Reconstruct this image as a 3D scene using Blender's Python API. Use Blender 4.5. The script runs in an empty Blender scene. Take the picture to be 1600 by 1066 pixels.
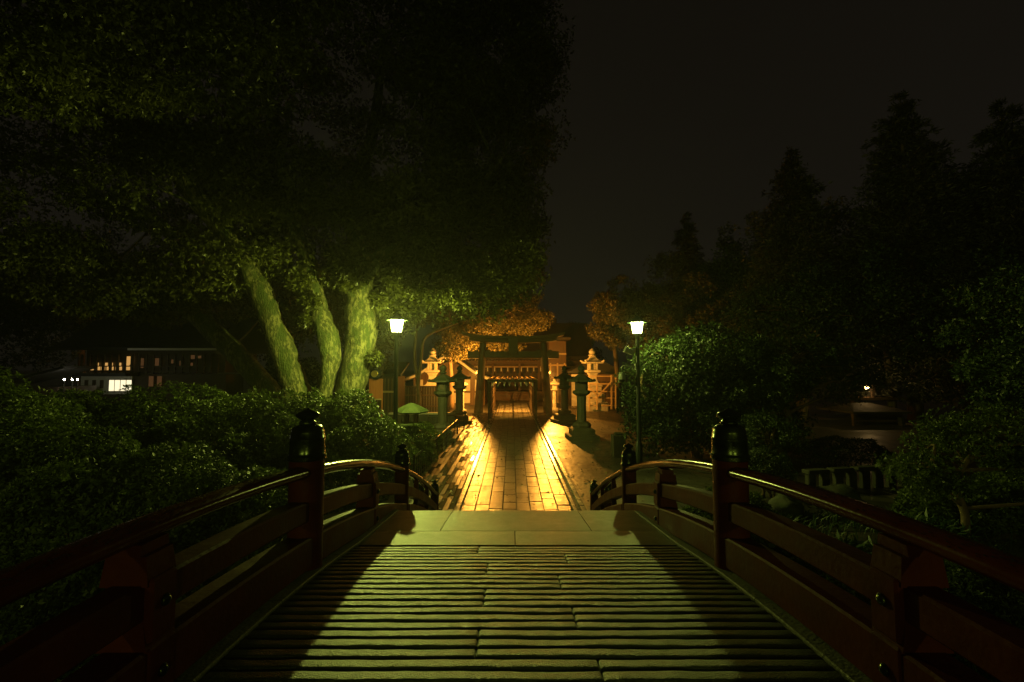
import bpy, math, random
import numpy as np
from mathutils import Vector, Matrix, noise

SC = bpy.context.scene
COL = SC.collection
R = math.radians
rnd = random.Random(7)
rng = np.random.default_rng(11)

# ------------------------------------------------------------------ camera
F = 738.0                                   # focal length in photograph pixels (1600 wide)
PITCH = math.atan(43.0 / F)
CAM = Vector((0.0, 0.0, 3.24))
cam = bpy.data.cameras.new('camera')
cam.sensor_width = 36.0
cam.lens = F * 36.0 / 1600.0
cam.clip_start = 0.05
cam.clip_end = 2000
camo = bpy.data.objects.new('camera', cam)
COL.objects.link(camo)
camo.location = CAM
camo.rotation_euler = (R(90) + PITCH, 0, R(0.0))
SC.camera = camo

# ------------------------------------------------------------------ night sky (overcast, city glow)
W = bpy.data.worlds.new('World')
SC.world = W
W.use_nodes = True
wn = W.node_tree.nodes
wl = W.node_tree.links
wn.clear()
wo = wn.new('ShaderNodeOutputWorld')
wb = wn.new('ShaderNodeBackground')
wt = wn.new('ShaderNodeTexCoord')
wx = wn.new('ShaderNodeSeparateXYZ')
wr = wn.new('ShaderNodeValToRGB')
wr.color_ramp.elements[0].position = 0.0
wr.color_ramp.elements[0].color = (0.0080, 0.0066, 0.0051, 1)
wr.color_ramp.elements[1].position = 0.75
wr.color_ramp.elements[1].color = (0.0043, 0.0034, 0.0023, 1)
wnz = wn.new('ShaderNodeTexNoise')
wnz.inputs['Scale'].default_value = 2.2
wnz.inputs['Detail'].default_value = 4
wm = wn.new('ShaderNodeMath'); wm.operation = 'MULTIPLY_ADD'
wm.inputs[1].default_value = 0.30
wa = wn.new('ShaderNodeMath'); wa.operation = 'ADD'; wa.inputs[1].default_value = -0.15
wl.new(wt.outputs['Generated'], wx.inputs[0])
wl.new(wt.outputs['Generated'], wnz.inputs['Vector'])
wl.new(wnz.outputs['Fac'], wm.inputs[0])
wl.new(wx.outputs['Z'], wa.inputs[0])
wl.new(wa.outputs[0], wm.inputs[2])
wl.new(wm.outputs[0], wr.inputs[0])
wl.new(wr.outputs[0], wb.inputs['Color'])
wb.inputs['Strength'].default_value = 1.0
wl.new(wb.outputs[0], wo.inputs[0])

SC.view_settings.view_transform = 'Standard'
SC.view_settings.look = 'None'
SC.view_settings.exposure = 0.0
SC.view_settings.gamma = 1.0
SC.render.engine = 'CYCLES'
SC.cycles.max_bounces = 5
SC.cycles.diffuse_bounces = 3
SC.cycles.glossy_bounces = 2
SC.cycles.transmission_bounces = 2
SC.cycles.use_denoising = True
SC.cycles.use_adaptive_sampling = False
SC.cycles.caustics_reflective = False
SC.cycles.caustics_refractive = False

LAMP_COL = (0.87, 1.0, 0.15)
LAMP_W = 1800.0
LAMP_W_DIM = 400.0
LAMP_W_BACK = 660.0
FLOOD_COL = (1.0, 0.40, 0.045)
HALO_HAZE = 0.0009
FLOOD_W = 520.0
FLOOD_FRONT_W = 4400.0
FLOOD_REAR_W = 3600.0


def at(px, py, Y):
    """world point seen at photograph pixel (px,py) at distance Y along the path"""
    c, s = math.cos(PITCH), math.sin(PITCH)
    a = (px - 800) / F
    b = (533 - py) / F
    d = Vector((a, c - b * s, s + b * c))
    t = Y / d.y
    return CAM + d * t


def deck_z(y):
    return 1.84 - .0285 * (y - 1.67) ** 2


# ------------------------------------------------------------------ materials
def mat(name, c1, c2=None, scale=6.0, rough=(.5, .8), bump=0.0, bscale=None, metal=0.0, spec=.5,
        rand=0.0, detail=6, stretch=(1, 1, 1), moss=None, coat=0.0, island=False, sharp=False, trans=0.0, bdist=.02):
    m = bpy.data.materials.new(name)
    m.use_nodes = True
    nt = m.node_tree
    n, l = nt.nodes, nt.links
    b = n['Principled BSDF']
    c2 = c2 or tuple(x * .6 for x in c1)
    tc = n.new('ShaderNodeTexCoord')
    mp = n.new('ShaderNodeMapping')
    mp.inputs['Scale'].default_value = stretch
    oi = n.new('ShaderNodeObjectInfo')
    ad = n.new('ShaderNodeVectorMath'); ad.operation = 'ADD'
    sc_ = n.new('ShaderNodeMath'); sc_.operation = 'MULTIPLY'; sc_.inputs[1].default_value = 37.0
    l.new(oi.outputs['Random'], sc_.inputs[0])
    l.new(tc.outputs['Object'], mp.inputs['Vector'])
    l.new(mp.outputs[0], ad.inputs[0])
    l.new(sc_.outputs[0], ad.inputs[1])
    nz = n.new('ShaderNodeTexNoise')
    nz.inputs['Scale'].default_value = scale
    nz.inputs['Detail'].default_value = detail
    nz.inputs['Roughness'].default_value = .62
    l.new(ad.outputs[0], nz.inputs['Vector'])
    rp = n.new('ShaderNodeValToRGB')
    rp.color_ramp.elements[0].position = .46 if sharp else .32
    rp.color_ramp.elements[1].position = .56 if sharp else .68
    rp.color_ramp.elements[0].color = (*c2, 1)
    rp.color_ramp.elements[1].color = (*c1, 1)
    l.new(nz.outputs['Fac'], rp.inputs[0])
    col = rp.outputs[0]
    if moss:
        nz2 = n.new('ShaderNodeTexNoise')
        nz2.inputs['Scale'].default_value = moss[1]
        nz2.inputs['Detail'].default_value = 8
        nz2.inputs['Roughness'].default_value = .7
        l.new(ad.outputs[0], nz2.inputs['Vector'])
        r2 = n.new('ShaderNodeValToRGB')
        r2.color_ramp.elements[0].position = moss[2]
        r2.color_ramp.elements[1].position = moss[2] + .12
        l.new(nz2.outputs['Fac'], r2.inputs[0])
        mx = n.new('ShaderNodeMixRGB')
        l.new(r2.outputs[0], mx.inputs[0])
        l.new(col, mx.inputs[1])
        mx.inputs[2].default_value = (*moss[0], 1)
        col = mx.outputs[0]
    if rand:
        hv = n.new('ShaderNodeHueSaturation')
        mr = n.new('ShaderNodeMapRange')
        mr.inputs['To Min'].default_value = 1 - rand
        mr.inputs['To Max'].default_value = 1 + rand
        if island:
            ge = n.new('ShaderNodeNewGeometry')
            l.new(ge.outputs['Random Per Island'], mr.inputs['Value'])
        else:
            l.new(oi.outputs['Random'], mr.inputs['Value'])
        l.new(mr.outputs[0], hv.inputs['Value'])
        l.new(col, hv.inputs['Color'])
        col = hv.outputs[0]
    l.new(col, b.inputs['Base Color'])
    rr = n.new('ShaderNodeMapRange')
    rr.inputs['From Min'].default_value = .3
    rr.inputs['From Max'].default_value = .7
    rr.inputs['To Min'].default_value = rough[0]
    rr.inputs['To Max'].default_value = rough[1]
    l.new(nz.outputs['Fac'], rr.inputs['Value'])
    l.new(rr.outputs[0], b.inputs['Roughness'])
    b.inputs['Metallic'].default_value = metal
    b.inputs['Specular IOR Level'].default_value = spec
    if coat:
        b.inputs['Coat Weight'].default_value = coat
        b.inputs['Coat Roughness'].default_value = .08
    if bump:
        nb = n.new('ShaderNodeTexNoise')
        nb.inputs['Scale'].default_value = bscale or scale * 4
        nb.inputs['Detail'].default_value = 5
        l.new(ad.outputs[0], nb.inputs['Vector'])
        bp = n.new('ShaderNodeBump')
        bp.inputs['Strength'].default_value = bump
        bp.inputs['Distance'].default_value = bdist
        l.new(nb.outputs['Fac'], bp.inputs['Height'])
        l.new(bp.outputs[0], b.inputs['Normal'])
    if trans:
        out = n['Material Output']
        tb = n.new('ShaderNodeBsdfTranslucent')
        ms = n.new('ShaderNodeMixShader')
        ms.inputs[0].default_value = trans
        l.new(col, tb.inputs['Color'])
        l.new(b.outputs[0], ms.inputs[1])
        l.new(tb.outputs[0], ms.inputs[2])
        l.new(ms.outputs[0], out.inputs['Surface'])
    return m


def emit(name, c, s):
    m = bpy.data.materials.new(name)
    m.use_nodes = True
    n, l = m.node_tree.nodes, m.node_tree.links
    n.clear()
    o = n.new('ShaderNodeOutputMaterial')
    e = n.new('ShaderNodeEmission')
    e.inputs[0].default_value = (*c, 1)
    e.inputs[1].default_value = s
    l.new(e.outputs[0], o.inputs[0])
    return m


def frosted(name, c, s):
    """glowing lamp glass that also lets the bulb's light through"""
    m = emit(name, c, s)
    n, l = m.node_tree.nodes, m.node_tree.links
    e = [x for x in n if x.type == 'EMISSION'][0]
    o = [x for x in n if x.type == 'OUTPUT_MATERIAL'][0]
    t = n.new('ShaderNodeBsdfTransparent')
    t.inputs[0].default_value = (.92, .92, .92, 1)
    a = n.new('ShaderNodeAddShader')
    l.new(e.outputs[0], a.inputs[0])
    l.new(t.outputs[0], a.inputs[1])
    l.new(a.outputs[0], o.inputs['Surface'])
    return m


M = dict(
    deck=mat('worn_deck_stone', (.056, .068, .028), (.034, .042, .016), 5, (.28, .42), .75, 130, moss=((.03, .035, .012), 2.2, .56), rand=.10, spec=1.0, bdist=.012),
    slab=mat('granite_slab', (.044, .064, .023), (.030, .045, .015), 9, (.30, .44), .6, 150, moss=((.038, .046, .016), 1.6, .58), rand=.08, spec=.9, bdist=.012),
    dim_stone=mat('dark_wet_stone', (.035, .033, .024), (.018, .018, .012), 3, (.6, .9), .6, 12),
    kerb=mat('mossy_kerb_stone', (.12, .12, .08), (.07, .075, .04), 5, (.5, .75), .5, 50),
    wet_rail=mat('wet_rail_paint', (.075, .014, .006), (.05, .010, .0045), 4, (.14, .26), .06, 40, spec=.17, rand=.06),
    vermil=mat('wet_vermilion_paint', (.082, .015, .006), (.052, .010, .0045), 4, (.34, .55), .15, 30, spec=.09, rand=.06),
    bronze=mat('blackened_bronze', (.10, .12, .06), (.03, .035, .025), 8, (.14, .3), .1, 25, metal=.85),
    iron=mat('dark_iron', (.03, .032, .03), (.015, .015, .014), 8, (.3, .5), .1, 30, metal=.4),
    green_pole=mat('dark_green_pole_paint', (.018, .03, .02), (.01, .018, .012), 6, (.3, .45), .08, 30),
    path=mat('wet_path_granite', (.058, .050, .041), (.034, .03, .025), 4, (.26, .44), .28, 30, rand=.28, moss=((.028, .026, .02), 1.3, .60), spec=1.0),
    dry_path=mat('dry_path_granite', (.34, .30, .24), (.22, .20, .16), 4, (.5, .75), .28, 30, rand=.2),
    strip=mat('polished_edge_stone', (.22, .20, .17), (.16, .14, .12), 5, (.20, .32), .12, 25, rand=.1, spec=.8),
    wet_paver=mat('puddled_brick', (.09, .06, .042), (.055, .037, .026), 6, (.10, .17), .05, 14, rand=.3, spec=.3),
    paver=mat('wet_brick_paver', (.10, .066, .045), (.06, .04, .028), 6, (.34, .5), .2, 20, rand=.3, spec=.3),
    ground=mat('damp_sandy_ground', (.20, .16, .11), (.10, .085, .06), .9, (.35, .7), .35, 14, moss=((.05, .06, .025), .45, .55)),
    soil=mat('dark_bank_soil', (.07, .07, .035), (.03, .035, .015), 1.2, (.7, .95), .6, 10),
    joint=mat('dark_joint_grit', (.06, .05, .04), (.035, .03, .022), 14, (.6, .9), .4, 60),
    apron=mat('wet_asphalt', (.06, .052, .04), (.036, .032, .025), 1.1, (.32, .58), .55, 7, spec=.45),
    stone=mat('weathered_lantern_stone', (.055, .047, .030), (.028, .025, .015), 5, (.6, .85), .5, 26, moss=((.022, .032, .012), 3.0, .52)),
    pale_stone=mat('pale_granite', (.48, .44, .36), (.32, .29, .24), 5, (.6, .85), .4, 26),
    moss_stone=mat('mossy_roof_stone', (.11, .14, .055), (.05, .075, .025), 6, (.6, .9), .7, 22, moss=((.16, .17, .12), 4.0, .60)),
    torii=mat('old_torii_stone', (.11, .07, .03), (.066, .044, .02), 3, (.55, .8), .4, 22),
    rock=mat('grey_pond_rock', (.06, .057, .043), (.03, .03, .02), 3, (.6, .9), .8, 9, moss=((.032, .045, .017), 1.8, .5)),
    wood=mat('brown_weathered_wood', (.14, .075, .036), (.08, .042, .02), 3, (.5, .8), .3, 22, stretch=(1, 1, .25), rand=.12),
    pale_wood=mat('pale_new_timber', (.50, .34, .18), (.36, .24, .12), 3, (.5, .75), .2, 25),
    dark_wood=mat('dark_old_wood', (.07, .042, .024), (.04, .025, .015), 3, (.5, .8), .3, 20),
    red_board=mat('red_brown_board', (.45, .14, .045), (.30, .09, .03), 3, (.45, .7), .15, 25, stretch=(6, 6, .4)),
    tile=mat('dark_roof_tile', (.03, .028, .025), (.018, .017, .016), 6, (.4, .7), .3, 20),
    copper=mat('brown_roof_bark', (.055, .04, .028), (.03, .022, .016), 4, (.6, .9), .5, 14),
    plaster=mat('white_plaster', (.72, .68, .60), (.60, .56, .48), 3, (.7, .9), .1, 20),
    grey_plaster=mat('grey_plaster', (.62, .60, .54), (.54, .52, .46), 3, (.7, .9), .1, 20),
    cloth=mat('indigo_cloth', (.025, .028, .04), (.015, .017, .025), 8, (.8, .95)),
    paper=mat('white_paper', (.78, .74, .66), (.7, .66, .58), 6, (.7, .9)),
    brass=mat('brass', (.55, .38, .12), (.42, .28, .09), 6, (.25, .4), metal=.8),
    casing=mat('grey_metal_casing', (.42, .44, .38), (.36, .38, .33), 6, (.35, .5)),
    lens=mat('smoked_dome', (.03, .03, .03), (.02, .02, .02), 6, (.08, .12), spec=.6),
    bark=mat('mossy_camphor_bark', (.22, .20, .09), (.055, .06, .018), 6, (.7, .95), 1.0, 14, moss=((.055, .075, .016), 1.6, .46), stretch=(1.5, 1.5, .6), sharp=True, bdist=.07),
    bark2=mat('brown_bark', (.20, .13, .075), (.09, .06, .035), 6, (.7, .95), .8, 14, stretch=(1, 1, .4)),
    leaf_camphor=mat('camphor_leaf', (.095, .10, .021), (.055, .062, .013), .6, (.36, .52), rand=.35, island=True, trans=.32),
    leaf_bush=mat('azalea_leaf', (.105, .145, .027), (.062, .092, .018), .8, (.38, .55), rand=.4, island=True, trans=.35),
    leaf_dark=mat('dark_evergreen_leaf', (.045, .075, .022), (.028, .05, .015), 2, (.35, .55), rand=.35, island=True, trans=.15),
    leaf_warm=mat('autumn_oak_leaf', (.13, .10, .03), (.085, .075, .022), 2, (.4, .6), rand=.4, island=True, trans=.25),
    needle=mat('conifer_needle', (.05, .052, .032), (.035, .038, .023), 2, (.5, .7), rand=.35, island=True),
    grass=mat('grass_blade', (.05, .095, .03), (.03, .06, .018), 2, (.4, .6), rand=.4, island=True, trans=.1),
    water=mat('still_dark_water', (.006, .009, .007), (.004, .006, .005), 1, (.03, .06), .05, 6),
    droplet=mat('clear_water_droplet', (.03, .03, .03), (.03, .03, .03), 1, (.02, .03), spec=.8),
    lamp_glass=frosted('lit_lamp_glass', (.93, 1.0, .34), 9.0),
    lamp_glass_dim=frosted('dimmer_lamp_glass', (.90, 1.0, .42), 3.2),
    flood_glass=emit('lit_flood_bulb', FLOOD_COL, 10.0),
    warm_glow=emit('warm_lit_window', (1.0, .52, .14), .62),
    warm_dim=emit('dim_warm_window', (1.0, .45, .16), .06),
    white_glow=emit('bright_lit_window', (1.0, .88, .55), 1.25),
    far_bulb=emit('far_lit_bulb', (1.0, .62, .22), 60.0),
    cold_bulb=emit('cold_small_bulb', (1.0, .95, .75), 160.0),
    red_dot=emit('small_red_light', (1.0, .2, .05), .5),
)


# ------------------------------------------------------------------ mesh builder
def wloc(o):
    v = Vector((0, 0, 0))
    while o is not None:
        v += o.location
        o = o.parent
    return v


class MB:
    def __init__(s):
        s.v = []
        s.f = []

    def add(s, verts, faces, M4=None):
        o = len(s.v)
        if M4 is not None:
            verts = [M4 @ Vector(v) for v in verts]
        s.v += [tuple(v) for v in verts]
        s.f += [tuple(i + o for i in f) for f in faces]
        return s

    def box(s, c, size, rot=None, bev=0.0, M4=None):
        hx, hy, hz = size[0] / 2, size[1] / 2, size[2] / 2
        T = Matrix.Translation(c)
        if rot is not None:
            T = T @ rot.to_4x4()
        if M4 is not None:
            T = M4 @ T
        if bev:
            b = min(bev, hx * .9, hy * .9, hz * .9)
            vs = []
            for z, ins in ((-hz, b), (-hz + b, 0), (hz - b, 0), (hz, b)):
                x, y = hx - ins, hy - ins
                k = b if ins == 0 else b * .5
                vs += [(-x + k, -y, z), (x - k, -y, z), (x, -y + k, z), (x, y - k, z), (x - k, y, z), (-x + k, y, z), (-x, y - k, z), (-x, -y + k, z)]
            fs = [tuple(range(7, -1, -1)), tuple(range(24, 32))]
            for r in range(3):
                for i in range(8):
                    j = (i + 1) % 8
                    fs.append((r * 8 + i, r * 8 + j, r * 8 + 8 + j, r * 8 + 8 + i))
            return s.add(vs, fs, T)
        vs = [(x, y, z) for x in (-hx, hx) for y in (-hy, hy) for z in (-hz, hz)]
        fs = [(0, 1, 3, 2), (4, 6, 7, 5), (0, 4, 5, 1), (2, 3, 7, 6), (0, 2, 6, 4), (1, 5, 7, 3)]
        return s.add(vs, fs, T)

    def tube(s, pts, radii, n=10, cap=True, wob=0.0, seed=0.0, twist=0.0):
        pts = [Vector(p) for p in pts]
        rings = []
        up = Vector((0, 0, 1))
        prev = None
        for i, p in enumerate(pts):
            d = (pts[min(i + 1, len(pts) - 1)] - pts[max(i - 1, 0)])
            if d.length < 1e-9:
                d = up
            d.normalize()
            if prev is None:
                a = d.cross(Vector((0, 1, 0)) if abs(d.y) < .9 else Vector((1, 0, 0)))
            else:
                a = prev - d * prev.dot(d)
            a.normalize()
            prev = a
            b = d.cross(a)
            r = radii[i] if hasattr(radii, '__len__') else radii
            ring = []
            for k in range(n):
                t = 2 * math.pi * k / n + twist
                q = a * math.cos(t) + b * math.sin(t)
                rr = r
                if wob:
                    w = p + q * r
                    rr = r * (1 + wob * (noise.noise(w * 1.6 + Vector((seed, 0, 0))) + .6 * noise.noise(w * 4.3 + Vector((0, seed, 0))) + .35 * noise.noise(w * 11.0)))
                ring.append(p + q * rr)
            rings.append(ring)
        vs = [v for r in rings for v in r]
        fs = []
        for i in range(len(rings) - 1):
            for k in range(n):
                k2 = (k + 1) % n
                fs.append((i * n + k, i * n + k2, i * n + n + k2, i * n + n + k))
        if cap:
            fs.append(tuple(range(n - 1, -1, -1)))
            o = (len(rings) - 1) * n
            fs.append(tuple(range(o, o + n)))
        return s.add(vs, fs)

    def lathe(s, prof, c=(0, 0, 0), n=16, rot=0.0, M4=None):
        """prof: list of (r,z)"""
        vs, fs = [], []
        for r, z in prof:
            for k in range(n):
                t = 2 * math.pi * k / n + rot
                vs.append((c[0] + r * math.cos(t), c[1] + r * math.sin(t), c[2] + z))
        m = len(prof)
        for i in range(m - 1):
            for k in range(n):
                k2 = (k + 1) % n
                fs.append((i * n + k, i * n + k2, i * n + n + k2, i * n + n + k))
        fs.append(tuple(range(n - 1, -1, -1)))
        fs.append(tuple(range((m - 1) * n, m * n)))
        return s.add(vs, fs, M4)

    def prism(s, poly, axis, a, b):
        """poly of 2d points extruded along axis ('x' or 'y') from a to b; poly is (other, z)"""
        n = len(poly)
        if axis == 'y':
            vs = [(p[0], a, p[1]) for p in poly] + [(p[0], b, p[1]) for p in poly]
        else:
            vs = [(a, p[0], p[1]) for p in poly] + [(b, p[0], p[1]) for p in poly]
        fs = [tuple(range(n)), tuple(range(2 * n - 1, n - 1, -1))]
        for i in range(n):
            j = (i + 1) % n
            fs.append((i, i + n, j + n, j))
        return s.add(vs, fs)

    def sweep(s, prof, path):
        """prof (x,z) closed polygon; path list of (x0,y,z0) centres: swept along y"""
        n = len(prof)
        vs = [(x0 + p[0], y, z0 + p[1]) for (x0, y, z0) in path for p in prof]
        fs = []
        for i in range(len(path) - 1):
            for k in range(n):
                k2 = (k + 1) % n
                fs.append((i * n + k, i * n + k2, i * n + n + k2, i * n + n + k))
        fs.append(tuple(range(n)))
        o = (len(path) - 1) * n
        fs.append(tuple(range(o + n - 1, o - 1, -1)))
        return s.add(vs, fs)

    def grid(s, P):
        """P: rows of points"""
        m, n = len(P), len(P[0])
        vs = [p for r in P for p in r]
        fs = [(i * n + k, i * n + k + 1, i * n + n + k + 1, i * n + n + k) for i in range(m - 1) for k in range(n - 1)]
        return s.add(vs, fs)

    def build(s, name, m, parent=None, smooth=False, world=True, auto=None):
        me = bpy.data.meshes.new(name)
        off = wloc(parent) if (parent is not None and world) else Vector((0, 0, 0))
        me.from_pydata([(v[0] - off.x, v[1] - off.y, v[2] - off.z) for v in s.v], [], s.f)
        me.validate()
        bm_fix(me)
        if smooth:
            me.polygons.foreach_set('use_smooth', [True] * len(me.polygons))
            if auto:
                me.set_sharp_from_angle(angle=R(auto))
        me.materials.append(m)
        o = bpy.data.objects.new(name, me)
        COL.objects.link(o)
        if parent is not None:
            o.parent = parent
        return o


def bm_fix(me):
    import bmesh
    bm = bmesh.new()
    bm.from_mesh(me)
    bmesh.ops.recalc_face_normals(bm, faces=bm.faces)
    bm.to_mesh(me)
    bm.free()


def tag(o, label=None, cat=None, group=None, kind=None):
    if label: o['label'] = label
    if cat: o['category'] = cat
    if group: o['group'] = group
    if kind: o['kind'] = kind
    return o


def thing(name, label, cat, loc=(0, 0, 0), group=None):
    o = bpy.data.objects.new(name, None)
    COL.objects.link(o)
    o.location = loc
    o.empty_display_size = .2
    return tag(o, label, cat, group)


KIDS = None


def copy_tree(o, loc=None, label=None, rz=None):
    c = o.copy()
    COL.objects.link(c)
    for ch in list(o.children):
        d = ch.copy(); COL.objects.link(d); d.parent = c
        for g in list(ch.children):
            e = g.copy(); COL.objects.link(e); e.parent = d
    if loc is not None: c.location = loc
    if label: c['label'] = label
    if rz is not None: c.rotation_euler = (0, 0, rz)
    return c


def quads(name, V, m, parent=None, nv=4):
    """V: (N,4,3) array of separate quads -> one mesh"""
    V = np.asarray(V, dtype=np.float32)
    N = len(V)
    if parent is not None:
        w = wloc(parent)
        V = V - np.array([w.x, w.y, w.z], dtype=np.float32)
    me = bpy.data.meshes.new(name)
    me.vertices.add(N * nv)
    me.vertices.foreach_set('co', V.reshape(-1))
    me.loops.add(N * nv)
    me.loops.foreach_set('vertex_index', np.arange(N * nv, dtype=np.int32))
    me.polygons.add(N)
    me.polygons.foreach_set('loop_start', np.arange(0, N * nv, nv, dtype=np.int32))
    me.polygons.foreach_set('loop_total', np.full(N, nv, dtype=np.int32))
    me.update(calc_edges=True)
    me.materials.append(m)
    o = bpy.data.objects.new(name, me)
    COL.objects.link(o)
    if parent is not None:
        o.parent = parent
    return o


def unit(a):
    return a / np.maximum(np.linalg.norm(a, axis=-1, keepdims=True), 1e-9)


def rosettes(P, A, k, length, width, spread=(.5, 1.2), droop=0.0):
    """leaf sprays: at each point P (N,3) with axis A (N,3) k diamond leaves; returns (N*k,4,3)"""
    N = len(P)
    A = unit(A)
    P = np.repeat(P, k, 0)
    A = np.repeat(A, k, 0)
    rv = unit(rng.normal(size=(N * k, 3)))
    perp = unit(rv - A * np.sum(rv * A, 1, keepdims=True))
    th = rng.uniform(spread[0], spread[1], (N * k, 1))
    d = A * np.cos(th) + perp * np.sin(th)
    d[:, 2] -= droop * rng.uniform(.3, 1.2, N * k)
    d = unit(d)
    side = unit(np.cross(d, A + .35 * rng.normal(size=A.shape)))
    nrm = np.cross(side, d)
    L = length * rng.uniform(.65, 1.25, (N * k, 1))
    Wd = width * rng.uniform(.7, 1.2, (N * k, 1))
    base = P + d * L * .12
    mid = base + d * L * .5 + nrm * L * .07
    tip = base + d * L - nrm * L * .08
    return np.stack([base, mid + side * Wd * .5, tip, mid - side * Wd * .5], 1)


def blob_points(n, cen, rad, shell=.45, up=None):
    d = unit(rng.normal(size=(n, 3)))
    r = 1 - shell * rng.random((n, 1)) ** 1.6
    return np.array(cen) + d * r * np.array(rad), d


def crown_quads(ells, n_clumps, per, crad, k, ll, lw, shell=.5, droop=.35, spread=(.5, 1.3), flat=.7):
    """ells: list of (centre, radii, weight). Clumps of leaf sprays spread through the ellipsoids."""
    w = np.array([e[2] for e in ells], float)
    w /= w.sum()
    out = []
    C, D = [], []
    for e, ww in zip(ells, w):
        m = max(1, int(round(n_clumps * ww)))
        c, d = blob_points(m, e[0], e[1], shell)
        C.append(c); D.append(d)
    C = np.concatenate(C); D = np.concatenate(D)
    cr = rng.uniform(crad[0], crad[1], (len(C), 1))
    P0 = np.repeat(C, per, 0)
    dd = unit(rng.normal(size=P0.shape))
    rr = rng.random((len(P0), 1)) ** .45
    off = dd * rr * np.repeat(cr, per, 0)
    off[:, 2] *= flat
    P = P0 + off
    A = unit(dd * .8 + np.repeat(D, per, 0) * .5 + .4 * rng.normal(size=P.shape))
    A[:, 2] += .15
    return rosettes(P, A, k, ll, lw, spread, droop), C


def catmull(pts, per=6):
    P = [np.array(p, float) for p in pts]
    P = [2 * P[0] - P[1]] + P + [2 * P[-1] - P[-2]]
    out = []
    for i in range(1, len(P) - 2):
        for j in range(per):
            t = j / per
            a, b, c, d = P[i - 1], P[i], P[i + 1], P[i + 2]
            out.append(.5 * ((2 * b) + (c - a) * t + (2 * a - 5 * b + 4 * c - d) * t * t + (3 * b - a - 3 * c + d) * t ** 3))
    out.append(P[-2])
    return out


def limb(mb, pts, radii, n=12, wob=.16, per=6, seed=0.0):
    q = catmull([(*p, r) for p, r in zip(pts, radii)], per)
    mb.tube([p[:3] for p in q], [max(.008, p[3]) for p in q], n, True, wob, seed)
    return [Vector(p[:3]) for p in q]


# ================================================================== SETTING
def sstep(t):
    t = max(0.0, min(1.0, t))
    return t * t * (3 - 2 * t)


def ground_z(x, y):
    dip = sstep((9.6 - y) / 2.6) * sstep((y + 16) / 5.0)
    edge = 1 - .75 * sstep((abs(x) - 7.0) / 9.0)
    z = -1.0 * dip * edge
    if dip > .01:
        z += .10 * dip * noise.noise(Vector((x * .6, y * .6, 0))) + .04 * dip * noise.noise(Vector((x * 2.1, y * 2.1, 3)))
    return z


def lin(a, b, n):
    return [a + (b - a) * i / (n - 1) for i in range(n)]


xs = [-900, -300, -120, -70, -45] + lin(-32, 32, 97) + [45, 70, 120, 300, 900]
ys = [-600, -200, -60, -30] + lin(-20, 14, 69) + lin(15, 70, 34) + [90, 130, 250, 500, 1200]
g = MB().grid([[(x, y, ground_z(x, y) - (.35 if (abs(x) > 200 or abs(y) > 300) else 0)) for x in xs] for y in ys])
ground = tag(g.build('ground', M['ground'], smooth=True), kind='structure')

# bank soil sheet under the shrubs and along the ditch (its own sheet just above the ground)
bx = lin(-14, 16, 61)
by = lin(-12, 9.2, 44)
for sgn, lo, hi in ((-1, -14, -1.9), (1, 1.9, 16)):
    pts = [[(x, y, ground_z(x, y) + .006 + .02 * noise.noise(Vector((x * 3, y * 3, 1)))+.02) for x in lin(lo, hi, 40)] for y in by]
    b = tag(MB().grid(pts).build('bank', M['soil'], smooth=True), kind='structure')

pond = MB().grid([[(x, y, -.93) for x in lin(-1.9, 1.9, 4)] for y in lin(-8, 7.6, 6)])
tag(pond.build('water', M['water']), kind='structure')

# ------------------------------------------------------------------ approach path (stone slabs) beyond the bridge
PX0, PX1 = -1.16, 1.36
bed = MB().box((.20, 27.0, .006), (3.02, 35.0, .012))
path = tag(bed.build('path', M['joint']), kind='structure')
cols = [PX0 + (PX1 - PX0) * i / 8 for i in range(9)]
rest = MB()
n_slab = 0
slab_list = []
for ci in range(8):
    y = 9.75 + rnd.uniform(0, .5)
    while y < 44:
        L = rnd.uniform(.48, .95)
        slab_list.append((y, ci, L))
        y += L
slab_list.sort()


def stone_piece(mb, x0, x1, y0, y1, z, h, gap, tilt=(0, 0), bev=.012):
    cx, cy = (x0 + x1) / 2, (y0 + y1) / 2
    rot = (Matrix.Rotation(tilt[0], 3, 'X') @ Matrix.Rotation(tilt[1], 3, 'Y'))
    mb.box((cx, cy, z), (x1 - x0 - gap, y1 - y0 - gap, h), rot, bev)


for i, (y, ci, L) in enumerate(slab_list):
    near = i < 292
    mb = MB() if near else rest
    w = .008 * math.sin(ci * 3.1 + y)
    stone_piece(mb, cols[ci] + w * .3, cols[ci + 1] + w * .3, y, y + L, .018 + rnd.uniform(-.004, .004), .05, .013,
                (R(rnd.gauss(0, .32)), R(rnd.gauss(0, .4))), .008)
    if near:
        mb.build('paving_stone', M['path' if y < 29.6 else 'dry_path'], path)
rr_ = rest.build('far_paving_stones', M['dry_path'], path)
tag(rr_, kind='stuff')
# raised edge strips both sides of the slabs
for x0, x1, nm in ((PX0 - .15, PX0 - .02, 'edge_stone'), (PX1 + .02, PX1 + .13, 'edge_stone'), (PX1 + .20, PX1 + .33, 'edge_stone')):
    y = 9.7
    while y < 34:
        L = rnd.uniform(1.3, 1.9)
        mb = MB()
        stone_piece(mb, x0, x1, y, y + L, .026 + rnd.uniform(-.003, .003), .06, .012, (R(rnd.gauss(0, .12)), R(rnd.gauss(0, .5))), .012)
        mb.build('edge_stone', M['strip'], path)
        y += L

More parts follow.
